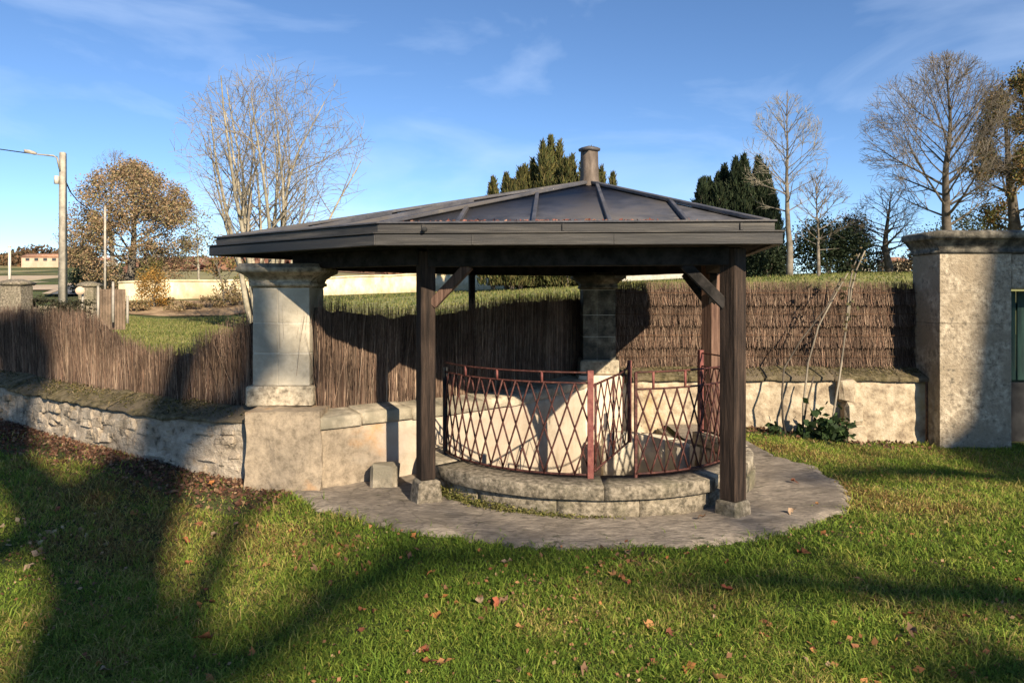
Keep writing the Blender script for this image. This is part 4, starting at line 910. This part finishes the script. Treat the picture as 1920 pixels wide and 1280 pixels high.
# vines on the far slope: thin rows
V_, C2 = [], []
for d in np.geomspace(92, 280, 46):
    n = 260; xs = NR.uniform(240, 950, n); X_ = (xs - 960) / FPX * d; Yv = np.full(n, d) + NR.normal(0, 0.15, n); z_ = terrain_z(X_, Yv)
    V_.append(np.column_stack([X_, Yv, z_ + NR.uniform(0.5, 1.1, n)])); C2.append(pick([(0.22, 0.10, 0.07), (0.16, 0.085, 0.06), (0.26, 0.14, 0.09)], n))
cc = np.concatenate(V_); V, F, C_ = leaf_quads(cc, 0.75, np.concatenate(C2))
tag(obj('vine_rows', V, F, M['leaf'], None, col=C_), 'rows of reddish brown autumn vines on the far slope', 'vines', None, 'stuff')

# ------------------------------------------------------------------ far walls, houses, poles on the left
def straight_wall(name, label, x0, d0, x1, d1, h, m, cap=None, th=0.35):
    a = Vector((*pu(x0, d0), 0)); b_ = Vector((*pu(x1, d1), 0)); n = max(2, int((b_ - a).length / 0.8)); dv = (b_ - a).normalized(); nn = Vector((-dv.y, dv.x, 0))
    t = empty(name, ((a.x + b_.x) / 2, (a.y + b_.y) / 2, tz((a.x + b_.x) / 2, (a.y + b_.y) / 2))); tag(t, label, 'wall'); secs, caps = [], []
    for i in range(n + 1):
        p = a + (b_ - a) * i / n; g_ = tz(p.x, p.y); hh = h + 0.05 * vnoise(p.x, p.y, 0.8)
        secs.append([p + Vector((0, 0, g_ - 0.4)), p + Vector((0, 0, g_ + hh)), p + nn * th + Vector((0, 0, g_ + hh)), p + nn * th + Vector((0, 0, g_ - 0.4))])
        caps.append([p - nn * 0.05 + Vector((0, 0, g_ + hh + 0.003)), p - nn * 0.05 + Vector((0, 0, g_ + hh + 0.10)), p + nn * (th + 0.05) + Vector((0, 0, g_ + hh + 0.10)), p + nn * (th + 0.05) + Vector((0, 0, g_ + hh + 0.003))])
    V, F = loft(secs); obj('wall_face', V, F, m, t)
    V, F = loft(caps); obj('coping', V, F, cap or m, t)
straight_wall('cream_wall', 'long pale cream boundary wall sunlit in the distance behind the left pillar', 222, 41, 948, 44, 0.98, M['cream_wall'])
straight_wall('white_wall', 'white far wall beyond the lawn seen under the right part of the roof', 1120, 62, 1330, 58, 0.45, M['white_paint'])
straight_wall('stone_wall', 'dark low field wall on the far left beyond the brushwood', -160, 19, 182, 23, 0.75, M['grey_stone'], M['grey_stone'])

def house(name, label, x0, x1, ybase, ywall, yroof, d, wall, roof, wins=2, chimney=False):
    a, b_ = at(x0, ybase, d), at(x1, ybase, d); zt = at(0, ywall, d).z; zr = at(0, yroof, d).z; g_ = min(tz(a.x, d), tz(b_.x, d), a.z) - 0.5; dp = max(4.0, (b_.x - a.x) * 0.4)
    t = empty(name, ((a.x + b_.x) / 2, d + dp / 2, a.z)); tag(t, label, 'house')
    block('wall', a.x, b_.x, d, d + dp, g_, zt, wall, t, 0.0, 0.0)
    o = 0.35; ym = d + dp / 2
    V = [(a.x - o, d - o, zt + 0.02), (b_.x + o, d - o, zt + 0.02), (b_.x + o, d + dp + o, zt + 0.02), (a.x - o, d + dp + o, zt + 0.02), (a.x + 0.2, ym, zr), (b_.x - 0.2, ym, zr)]
    ro = obj('roof', V, [np.array([(0, 1, 5, 4), (2, 3, 4, 5), (3, 2, 1, 0)]), np.array([(0, 4, 3), (1, 2, 5)])], roof, t)
    if chimney: block('chimney', (a.x + b_.x) / 2 - 0.4, (a.x + b_.x) / 2 + 0.4, ym - 0.4, ym + 0.4, zr - 0.5, zr + 0.8, wall, t, 0.0, 0.0)
    for k in range(wins):
        xw = a.x + (b_.x - a.x) * (k + 0.7) / (wins + 0.4); zw = a.z + (zt - a.z) * 0.3; w = min(0.55, (b_.x - a.x) / wins * 0.2); hw = (zt - a.z) * 0.5
        block('window', xw - w, xw + w, d - 0.04, d - 0.005, zw, zw + hw, M['glass'], t, 0.0, 0.0)
M['house_pink'] = mottle('house_pink', [(0.3, (0.50, 0.36, 0.26)), (0.7, (0.62, 0.46, 0.34))], scale=0.5, bump=0)
house('farmhouse', 'long low pinkish farmhouse on the far left hill', 40, 113, 492, 482, 475, 195, M['house_pink'], M['tile'], 4, False)
house('farmhouse', 'small pale house with tiled roof beside the far road', 172, 205, 496, 488, 482, 185, M['white_paint'], M['tile'], 2, True)
house('cottage', 'small white cottage between the far trunks on the right', 1612, 1634, 507, 498, 493, 70, M['white_paint'], M['tile'], 1)
house('cottage', 'small cream house half hidden left of the gate pier', 1682, 1708, 508, 490, 480, 72, M['cream_wall'], M['tile'], 1)

pole = empty('utility_pole', at(118, 560, 30)); tag(pole, 'grey concrete utility pole with a street lamp arm on the left', 'utility pole')
pb = at(118, 560, 30); pb.z = tz(pb.x, pb.y) - 0.2; ptop = at(118, 286, 30)
V, F = loft([[(pb.x + sx * w, pb.y + sy * w, z) for sx, sy in ((-1, -1), (1, -1), (1, 1), (-1, 1))] for z, w in ((pb.z, 0.125), (ptop.z - 0.06, 0.095), (ptop.z, 0.085))])
obj('shaft', V, F, M['concrete'], pole)
V, F = polytube([at(112, 318, 29.8), at(107, 296, 29.7), at(100, 292, 29.6), at(75, 290, 29.4), at(66, 289, 29.3)], [0.035, 0.035, 0.03, 0.03, 0.02], 6); obj('lamp_arm', V, F, M['concrete'], pole)
V, F = loft([[(p.x, p.y + sy * w, p.z + sz * h) for sy, sz in ((-1, -1), (1, -1), (1, 1), (-1, 1))] for p, w, h in ((at(68, 288, 29.3), 0.05, 0.04), (at(60, 286, 29.3), 0.13, 0.07), (at(50, 284, 29.3), 0.12, 0.06), (at(46, 283, 29.3), 0.05, 0.03))]); obj('lamp_head', V, F, M['concrete'], pole)
V, F = polytube([at(106, 330, 29.8), at(106, 345, 29.8)], 0.09, 6); obj('insulator', V, F, M['white_paint'], pole)
V, F = polytube([at(-200, 262, 40), at(0, 280, 33), at(50, 287, 31), at(107, 294, 29.9)], 0.022, 4); tag(obj('overhead_cable', V, F, M['black']), 'black overhead cable running left from the utility pole', 'cable')
V, F = polytube([at(123, 340, 30), at(132, 360, 34), at(145, 376, 40), at(170, 395, 50)], 0.03, 4); tag(obj('overhead_cable', V, F, M['black']), 'black cable dropping right from the utility pole into the autumn tree', 'cable')

def thin_pole(x, y0, y1, d, r, m, label, name, cat, group=None):
    a = at(x, y0, d); b_ = at(x, y1, d); V, F = polytube([a, (a + b_) / 2, b_], [r, r * 0.95, r * 0.85], 6)
    V2, F2 = polytube([b_, b_ + Vector((0, 0, r * 0.8))], [r * 1.15, r * 0.6], 6)
    V, F = merge([(V, F), (V2, F2)]); return tag(obj(name, V, F, m), label, cat, group)
thin_pole(18, 545, 463, 28, 0.055, M['white_paint'], 'thin white post at the far left, by the dark pier', 'marker_post', 'post')
thin_pole(197, 560, 388, 42, 0.07, M['concrete'], 'thin pale wooden pole in front of the autumn tree', 'wooden_pole', 'pole')
for (x, y0, y1, lab) in ((155, 592, 545, 'short pale post with a round disc by the dark pier'), (184, 598, 538, 'pale fence post just right of the second dark pier'), (212, 604, 530, 'tallest of the thin pale fence posts left of the lawn gap'), (239, 606, 556, 'thin pale fence post at the left end of the lawn gap')):
    thin_pole(x, y0, y1, 15.5 if x > 160 else 18, 0.028, M['concrete'], lab, 'fence_post', 'post')
V, F = polytube([at(150, 545, 17.9), at(150, 545, 17.86)], 0.10, 14); tag(obj('round_disc', V, F, M['house_pink']), 'round beige disc on the short post at left', 'sign')
for (x, w, y0, y1, d, lab) in ((18, 46, 612, 527, 17, 'dark stone gate pier with a cap at the far left edge'), (160, 34, 600, 531, 19, 'dark stone gate pier left of the thin fence posts')):
    c = at(x, y0, d); zt = at(x, y1, d).z; hw = w / FPX * d / 2; t = empty('gate_pier', (c.x, d, c.z)); tag(t, lab, 'gate pier')
    block('pier_shaft', c.x - hw * 0.85, c.x + hw * 0.85, d, d + hw * 1.7, min(c.z, tz(c.x, d)) - 0.2, zt - 0.10, M['grey_stone'], t, 0.02, 0.004)
    V, F = square_moulding(c.x, d + hw * 0.85, [(zt - 0.097, hw * 0.9), (zt - 0.05, hw * 1.05), (zt, hw * 0.8), (zt + 0.05, hw * 0.3)]); obj('pier_cap', V, F, M['grey_stone'], t)
M['slat_wood'] = mottle('slat_wood', [(0.3, (0.12, 0.085, 0.06)), (0.7, (0.24, 0.17, 0.12))], scale=4)
pk = empty('picket_fence', at(210, 600, 15.8)); tag(pk, 'weathered slatted fence between the thin posts on the left', 'fence')
for k in range(9):
    a = at(189 + k * 5.4, 600, 15.7); b_ = at(189 + k * 5.4, 542, 15.7); block('slat', a.x - 0.024, a.x + 0.024, 15.7, 15.72, a.z - 0.2, b_.z, M['slat_wood'], pk, 0.0, 0.0)
bush('hedge', 'dark low hedge along the field wall on the far left', 85, 600, 17.5, 2.2, 0.55, [(0.035, 0.035, 0.018), (0.05, 0.045, 0.025)], 2600, 0.035, 'hedge', None, 6, 'bark_dark', 0.3, at(85, 600, 17.5).z)

# ------------------------------------------------------------------ plants at the garden wall
cl = empty('climbing_shrub', (3.85, 8.85, -0.15)); tag(cl, 'leggy climbing shrub with thin stems leaning on the garden wall beside the gate pier', 'shrub')
stems = [[(1478, 838), (1468, 790), (1466, 740), (1470, 690), (1500, 640), (1550, 575), (1578, 520)], [(1505, 838), (1506, 760), (1515, 680), (1535, 610), (1570, 545), (1590, 512)],
         [(1556, 845), (1562, 780), (1575, 700), (1588, 600), (1592, 540), (1600, 500), (1612, 475)], [(1500, 832), (1512, 760), (1526, 705)], [(1590, 600), (1596, 545), (1606, 505), (1622, 470)]]
for k, s in enumerate(stems):
    pts = [at(x, y, 8.72 + 0.04 * k + (0.1 if y < 700 else 0)) for (x, y) in s]; n = len(pts)
    V, F = polytube(pts, [0.014 - 0.008 * i / n for i in range(n)], 6); obj('stem', V, F, M['bark_dark'] if k in (0, 3) else M['bark_twig'], cl)
def broad_leaves(cent, size, pal, parent, name='leaf'):
    n = len(cent); V, F, C_ = leaf_quads(cent, size, pick(pal, n), 0.0, 0.8); o = obj(name, V, F, M['leaf'], parent, col=C_); o['kind'] = 'stuff'; return o
cc = []
for (x, y, sx, sy, n) in ((1545, 806, 28, 24, 200), (1450, 803, 8, 8, 26), (1510, 826, 34, 10, 90), (1574, 812, 15, 22, 60)):
    for _ in range(n): cc.append(at(x + R.gauss(0, sx * 0.7), y + R.gauss(0, sy * 0.7), 8.72 + R.gauss(0, 0.07)))
for (x, y) in ((1560, 530), (1585, 545), (1600, 500), (1612, 480), (1596, 560), (1590, 600)):
    for _ in range(10): cc.append(at(x + R.gauss(0, 7), y + R.gauss(0, 12), 8.8 + R.gauss(0, 0.04)))
broad_leaves(np.array(cc[:376]), 0.052, [(0.03, 0.055, 0.018), (0.045, 0.075, 0.022), (0.022, 0.038, 0.014)], cl, 'leaves')
broad_leaves(np.array(cc[376:]), 0.03, [(0.16, 0.12, 0.06), (0.10, 0.09, 0.04)], cl, 'dry_leaves')

# ------------------------------------------------------------------ lawn, leaves
GP = [(0.075, 0.12, 0.022), (0.10, 0.155, 0.028), (0.14, 0.185, 0.038), (0.185, 0.21, 0.052), (0.235, 0.215, 0.08), (0.28, 0.215, 0.11), (0.16, 0.10, 0.05)]
n = 620000
u_ = NR.random(n); d_ = 2.55 + (13.0 - 2.55) * u_ ** 1.55; x_ = NR.uniform(-0.80, 0.80, n) * d_
keep = d_ < wall_y(x_) - 0.04
keep &= ~((d_ > 7.3) & (x_ > -0.6) & (x_ < 2.45 + 0.06 * np.sin(d_ * 9)))
rr, aa = polar(x_, d_); keep &= rr > np.where(aa > 31, 1.55, apron_r(aa)) * 1.0 - 0.05 + NR.normal(0, 0.05, n) + np.where(NR.random(n) < 0.05, -0.22 * NR.random(n), 0)
litter = (x_ < -1.9) & (d_ > wall_y(x_) - 0.65 - 0.18 * np.sin(x_ * 2.3)); keep &= ~(litter & (NR.random(n) < 0.9))
flower_bed = (x_ > 2.7) & (x_ < 4.4) & (d_ > wall_y(x_) - 0.45); keep &= ~(flower_bed & (NR.random(n) < 0.8))
x_, d_ = x_[keep], d_[keep]; n = len(x_)
pn = np.array([mnoise.noise(Vector((a * 1.1, b_ * 1.1, 3.0))) + 0.5 * mnoise.noise(Vector((a * 3.7, b_ * 3.7, 9.0))) for a, b_ in zip(x_, d_)])
p2 = np.array([mnoise.noise(Vector((a * 0.55, b_ * 0.55, 31.0))) for a, b_ in zip(x_, d_)])
w_ = NR.random(n) * 0.8 + pn * 0.6 + p2 * 0.7 + 0.03
ci = np.clip(np.searchsorted([0.02, 0.24, 0.46, 0.63, 0.77, 0.92], w_), 0, 6)
cols = np.array(GP)[ci] * NR.uniform(0.7, 1.3, (n, 1)) * np.array([1.50, 1.50, 1.02])
thin = NR.random(n) > sst(0.45, 0.85, pn) * 0.55; x_, d_, cols, pn = x_[thin], d_[thin], cols[thin], pn[thin]; n = len(x_)
hf = np.array([mnoise.noise(Vector((a * 4.6, b_ * 4.6, 41.0))) for a, b_ in zip(x_, d_)])
hgt = NR.gamma(3.0, 0.0070, n) * np.clip(1 + 0.4 * pn + 0.95 * hf, 0.35, 2.2) + 0.009; az_ = NR.uniform(0, 2 * np.pi, n); bend = NR.uniform(0.3, 1.9, n) * hgt
wd = (0.0016 + 0.00028 * d_) * NR.uniform(0.7, 1.3, n); fa = NR.uniform(0, np.pi, n)
base = np.column_stack([x_, d_, terrain_z(x_, d_) - 0.004]); s = np.column_stack([np.cos(fa), np.sin(fa), np.zeros(n)]) * wd[:, None]; bv = np.column_stack([np.cos(az_), np.sin(az_), np.zeros(n)])
mid = base + bv * (bend * 0.3)[:, None] + np.array([0, 0, 1.0]) * (hgt * 0.6)[:, None]; tip = base + bv * bend[:, None] + np.array([0, 0, 1.0]) * (hgt * np.clip(1.1 - bend / hgt * 0.3, 0.5, 1))[:, None]
V = np.stack([base - s, base + s, mid + s * 0.8, mid - s * 0.8, tip], axis=1).reshape(-1, 3); b0 = np.arange(n)[:, None] * 5
tag(obj('grass', V, [b0 + np.array([[0, 1, 2, 3]]), b0 + np.array([[3, 2, 4]])], M['blade'], None, col=np.repeat(cols, 5, axis=0)), 'short patchy lawn grass with straw coloured tufts', 'grass', None, 'stuff')

LC = [('bright orange brown', (0.42, 0.17, 0.055)), ('russet', (0.30, 0.12, 0.05)), ('tawny orange', (0.42, 0.21, 0.085)), ('dark red brown', (0.20, 0.075, 0.04)), ('pale tan', (0.40, 0.27, 0.17)), ('rusty red', (0.32, 0.10, 0.05)), ('dull brown', (0.22, 0.13, 0.075))]
def leaf_mesh(seed):
    """one curled five-lobed dry leaf, about 8 cm"""
    rg = random.Random(seed); V = [(0, 0, 0.006)]; n = 10
    for i in range(n):
        a = i / n * 2 * math.pi; r_ = (0.05 if i % 2 == 0 else 0.033) * rg.uniform(0.6, 1.2); V.append((r_ * math.cos(a), r_ * math.sin(a) * 0.85, 0.012 + rg.uniform(-0.008, 0.032)))
    V.append((-0.085, 0.0, 0.004))
    F = [np.array([(0, i + 1, (i + 1) % n + 1) for i in range(n)] + [(5, 11, 6)])]
    col = np.tile(np.array([LC[seed][1]]), (len(V), 1))
    return np_mesh('fallen_leaf', V, F, M['dry_leaf'], col)
LM = [leaf_mesh(k) for k in range(7)]
spots = [(810, 1068), (1165, 1082), (1150, 1072), (920, 1062), (900, 1124), (930, 1126), (945, 1122), (830, 1118), (1085, 1086), (1215, 1168), (1255, 1182), (640, 1000), (615, 1052), (590, 1066), (822, 1150), (676, 1140), (1030, 1216), (1078, 1062), (1115, 1058), (1180, 1088), (690, 1285), (640, 1020), (548, 938), (520, 930), (700, 1140), (1420, 1075), (1365, 1046), (1610, 1080), (1545, 1000), (1910, 1085), (250, 960), (90, 1030), (70, 1035), (235, 1215), (235, 1240), (370, 1130), (800, 1235), (830, 1240), (1430, 1160), (1340, 1150)]
for k in range(80):
    spots.append((R.uniform(0, 1920), 900 + 380 * R.random() ** 1.3))
nl = 0
for (x, y) in spots:
    d = 2240 / (y - HOR); X_ = (x - 960) / FPX * d
    for _ in range(3): d = (1.6 - tz(X_, d) - 0.03) * FPX / (y - HOR); X_ = (x - 960) / FPX * d
    if d > wall_y(X_) - 0.1: continue
    on_stone = math.hypot(X_ - CX, d - CY) < float(apron_r(polar(X_, d)[1]))
    if math.hypot(X_ - CX, d - CY) < 1.6: continue
    o = bpy.data.objects.new('fallen_leaf', LM[nl % 7]); COL.objects.link(o); nl += 1
    o.location = (X_, d, (0.045 if on_stone else tz(X_, d) + R.uniform(0.008, 0.022))); s_ = R.choice((0.3, 0.4, 0.5, 0.6, 0.75)) * R.uniform(0.85, 1.15); o.scale = (s_, s_, s_); o.rotation_euler = (R.gauss(0, 0.3), R.gauss(0, 0.3), R.uniform(0, 6.28))
    cn_ = LC[(nl - 1) % 7][0]; third = ('left', 'middle', 'right')[min(2, int(x / 640))]; dep = 'near the front' if y > 1120 else 'towards the paving'
    if on_stone: tag(o, f'dry {cn_} leaf lying on the paving round the basin', 'leaf', 'fallen leaves on the paving')
    else: tag(o, f'dry {cn_} leaf fallen on the {third} of the lawn, {dep}', 'leaf', 'fallen leaves on the lawn')

def litter(name, label, P, size, pal):
    V, F, C_ = leaf_quads(P, size, pick(pal, len(P)), 0.0, 0.7); return tag(obj(name, V, F, M['dry_leaf'], None, col=C_), label, 'leaves', None, 'stuff')
RU = [(0.12, 0.052, 0.032), (0.16, 0.078, 0.045), (0.075, 0.038, 0.026), (0.25, 0.155, 0.09), (0.10, 0.06, 0.04)]
n = 8000; xs = NR.uniform(-8.5, -1.75, n); ys = wall_y(xs) - np.abs(NR.normal(0, 0.33, n)) - 0.02
litter('leaf_litter', 'thick russet leaf litter heaped along the foot of the rubble wall', np.column_stack([xs, ys, terrain_z(xs, ys) + NR.uniform(0.0, 0.03, n)]), 0.017, RU)
n = 9000; ys = 2.6 + 6.0 * NR.random(n) ** 1.4; xs = NR.uniform(-0.75, 0.75, n) * ys; pq = np.array([mnoise.noise(Vector((a * 0.9, b_ * 0.9, 21.0))) for a, b_ in zip(xs, ys)])
ok = (NR.random(n) < sst(-0.25, 0.45, pn[0] * 0 + pq)) & (ys < wall_y(xs) - 0.1) & (np.hypot(xs - CX, ys - CY) > apron_r(polar(xs, ys)[1])); xs, ys = xs[ok], ys[ok]
litter('leaf_fragments', 'broken brown leaf fragments caught in the lawn', np.column_stack([xs, ys, terrain_z(xs, ys) + NR.uniform(0.006, 0.03, len(xs))]), 0.011, [(0.30, 0.15, 0.07), (0.22, 0.11, 0.055), (0.34, 0.22, 0.12), (0.18, 0.09, 0.05)])
for (x, y, rx, n_, lab) in ((632, 1030, 0.30, 90, 'orange leaves gathered on the lawn left of the paving edge'), (1150, 1070, 0.22, 55, 'rust red leaves gathered on the lawn in front of the basin'), (900, 1120, 0.20, 40, 'tawny leaves gathered on the middle of the lawn'), (1800, 1255, 0.40, 120, 'brown leaves gathered at the bottom right of the lawn'), (80, 1030, 0.3, 70, 'pale straw and leaves gathered on the lawn far left')):
    d = 2240 / (y - HOR); xs = (x - 960) / FPX * d + NR.normal(0, rx, n_); ys = d + NR.normal(0, rx * 0.8, n_)
    litter('leaf_drift', lab, np.column_stack([xs, ys, terrain_z(xs, ys) + NR.uniform(0.004, 0.026, n_)]), 0.021, [(0.36, 0.16, 0.06), (0.27, 0.12, 0.055), (0.22, 0.11, 0.06)] if 'straw' not in lab else [(0.38, 0.28, 0.16), (0.28, 0.18, 0.10)])
n = 420; xs = NR.uniform(2.7, 4.9, n); ys = wall_y(xs) - np.abs(NR.normal(0, 0.2, n)) - 0.03
litter('leaf_litter', 'thin brown leaf litter under the climbing shrub', np.column_stack([xs, ys, terrain_z(xs, ys) + NR.uniform(0.0, 0.03, n)]), 0.026, RU)
n = 420; f = NR.beta(2.6, 3.6, n); a, b_ = inset(0, 0.13), inset(1, 0.13)
xs = a.x + (b_.x - a.x) * f; ys = a.y + (b_.y - a.y) * f + np.abs(NR.normal(0, 0.05, n))
litter('roof_leaves', 'reddish leaves caught in the gutter along the front edge of the roof', np.column_stack([xs, ys, ZT + 0.002 + NR.uniform(0, 0.018, n)]), 0.016, [(0.24, 0.10, 0.075), (0.17, 0.06, 0.045), (0.30, 0.16, 0.11)])
n = 2000; aa = np.radians(-152 + 70 * NR.beta(1.2, 2.2, n)); rr = 1.475 + np.abs(NR.normal(0, 0.03, n)); xs = CX + rr * np.cos(aa); ys = CY + rr * np.sin(aa)
V, F, C_ = leaf_quads(np.column_stack([xs, ys, 0.03 + np.abs(NR.normal(0, 0.035, n)) * np.clip((-85 - np.degrees(aa)) / 50, 0.2, 1)]), 0.012, pick([(0.16, 0.15, 0.035), (0.10, 0.11, 0.025), (0.22, 0.19, 0.07)], n), 0.6, 0.35)
tag(obj('moss_tufts', V, F, M['leaf'], None, col=C_), 'yellow green moss and weeds at the foot of the basin step', 'moss', None, 'stuff')

def coping_tufts(line, zf, zb, depth, n, label, pal):
    ln_ = smooth_line(line, 0.05); nm_ = normals2(ln_); P = []
    for _ in range(n):
        i = R.randrange(len(ln_)); o_ = depth * R.random() ** 0.8; p, q = ln_[i], nm_[i]
        if mnoise.noise(Vector((p.x * 2.2 + o_ * 5, p.y * 2.2, 5.0))) + R.uniform(-0.3, 0.5) < 0: continue
        f = o_ / depth; z = zf + (zb - zf) * (0.38 * f / 0.3 if f < 0.3 else 0.38 + 0.62 * (f - 0.3) / 0.7); P.append((p.x + q.x * o_, p.y + q.y * o_, z + R.uniform(-0.002, 0.022)))
    V, F, C_ = leaf_quads(np.array(P), 0.014, pick(pal, len(P)), 0.5, 0.4)
    tag(obj('moss_tufts', V, F, M['leaf'], None, col=C_), label, 'moss', None, 'stuff')
MP = [(0.13, 0.105, 0.035), (0.09, 0.085, 0.025), (0.19, 0.14, 0.07), (0.22, 0.165, 0.10), (0.06, 0.055, 0.02)]
coping_tufts(LEFT[1:], 0.565, 0.69, 0.33, 8000, 'brown green moss and dead grass on the coping of the rubble wall', MP)
coping_tufts(RIGHT, 0.60, 0.73, 0.40, 5000, 'brown green moss and dead grass on the coping of the garden wall', MP)
# ------------------------------------------------------------------ trees behind the viewer that shade the lawn
def shade_tree(label, base, trunk_pts, limbs, bark, fill=None, name='shade_tree'):
    """trunk_pts, limbs: lists of (x, y, z, r) polylines"""
    segs = []; tips = []
    for k, pl_ in enumerate([trunk_pts] + limbs):
        for a, b_ in zip(pl_[:-1], pl_[1:]): segs.append((Vector(a[:3]), Vector(b_[:3]), a[3], b_[3], 0 if k == 0 else 1))
        if k:
            for q in pl_[1:]:
                for _ in range(2):
                    d = Vector((R.gauss(0, 1), R.gauss(0, 1), R.gauss(0.5, 0.7))).normalized(); branch(segs, Vector(q[:3]), d, R.uniform(0.9, 2.0), max(0.02, q[3] * 0.4), 2, 4, Env(q[:3], (3.2, 3.2, 3.2)), (0, 0, 5, 4), 0.1, 0.02, tips)
    lv = None
    if fill:
        pal, size, num, spread = fill; cc = np.array([tips[R.randrange(len(tips))][0] for _ in range(num)]) + NR.normal(0, spread, (num, 3)); lv = leaf_quads(cc, size, pick(pal, num))
    plant(name, label, base, segs, bark, leaves=lv)
K = math.tan(math.radians(SUN_EL)) * math.hypot(SUN_TAN, 1.0)      # height gained per metre of depth towards the sun
def lift(x, y, t, r):
    """the point t metres of depth nearer the sun than pixel (x, y) on the lawn, i.e. what shades that spot"""
    d = 2240 / (y - HOR); X_ = (x - 960) / FPX * d; g_ = tz(X_, d); return (X_ + SUN_TAN * t, d - t, g_ + K * t, r)
def liftp(x, y, d, t, r):
    """the same for a spot at depth d on an upright surface"""
    P = at(x, y, d); return (P.x + SUN_TAN * t, P.y - t, P.z + K * t, r)
DL = [(0.16, 0.09, 0.04), (0.12, 0.07, 0.035)]
q0 = lift(150, 1280, 18, 0.30); bx, by = q0[0] + 0.1, q0[1]
trunk = [(bx, by, -0.1, 0.62), (bx + 0.1, by, 3, 0.52), (bx, by + 0.1, 7, 0.44), q0, lift(205, 1100, 19, 0.30), lift(275, 950, 20.5, 0.29), lift(312, 885, 21.5, 0.25), liftp(300, 810, 6.7, 22, 0.22), liftp(345, 690, 7.0, 23, 0.16), liftp(380, 560, 7.2, 24, 0.08)]
limbs = [[trunk[5], lift(235, 905, 21, 0.17), lift(160, 955, 20, 0.15), lift(0, 1060, 19.2, 0.12), lift(-160, 1150, 18.8, 0.07)],
         [trunk[3], lift(420, 1262, 25.5, 0.14), lift(560, 1165, 27, 0.14), lift(760, 1045, 28.5, 0.13), lift(1000, 1035, 29.2, 0.09), lift(1300, 1045, 29.8, 0.05)],
         [trunk[6], liftp(440, 760, 6.4, 22.2, 0.16), liftp(487, 680, 6.33, 22.6, 0.17), liftp(484, 560, 6.33, 23.4, 0.15), liftp(455, 480, 6.33, 24, 0.08)],
         [trunk[4], lift(20, 905, 21, 0.2), liftp(10, 790, 8.3, 22.5, 0.34), liftp(38, 690, 8.3, 23.5, 0.40), liftp(20, 610, 8.5, 24.2, 0.30), liftp(-60, 540, 9, 25, 0.08)],
         [trunk[3], lift(330, 1215, 18.2, 0.10), lift(440, 985, 19.5, 0.08), lift(500, 930, 20, 0.05)]]
shade_tree('tall tree with spreading limbs far behind the viewer, shading the left of the lawn', (bx, by, 0), trunk, limbs, M['bark_grey'], None)
q1 = liftp(1890, 820, 8.76, 26, 0.46); bx, by = q1[0], q1[1]
trunk = [(bx, by, -0.1, 0.66), (bx, by, 5, 0.56), (bx, by + 0.05, 10, 0.5), q1, liftp(1908, 640, 8.76, 26.2, 0.46), liftp(1920, 540, 8.76, 26.4, 0.45), liftp(1926, 460, 8.76, 26.6, 0.44), liftp(1930, 380, 8.8, 27, 0.34), liftp(1900, 240, 8.8, 27.6, 0.15)]
limbs = [[trunk[2], lift(1890, 1120, 21, 0.15), lift(1640, 1110, 20.6, 0.12), lift(1400, 1085, 20.4, 0.08), lift(1150, 1100, 20.2, 0.04)],
         [trunk[2], lift(1800, 860, 25, 0.18), lift(1620, 880, 24.5, 0.12), lift(1480, 905, 24, 0.06)],
         [trunk[3], lift(1960, 880, 25, 0.2), lift(2100, 930, 24.0, 0.12)],
         [trunk[1], lift(1900, 1250, 19.5, 0.13), lift(1730, 1275, 19.2, 0.08)]]
shade_tree('tall tree far behind the viewer on the right, shading the gate pier', (bx, by, 0), trunk, limbs, M['bark_grey'], None)
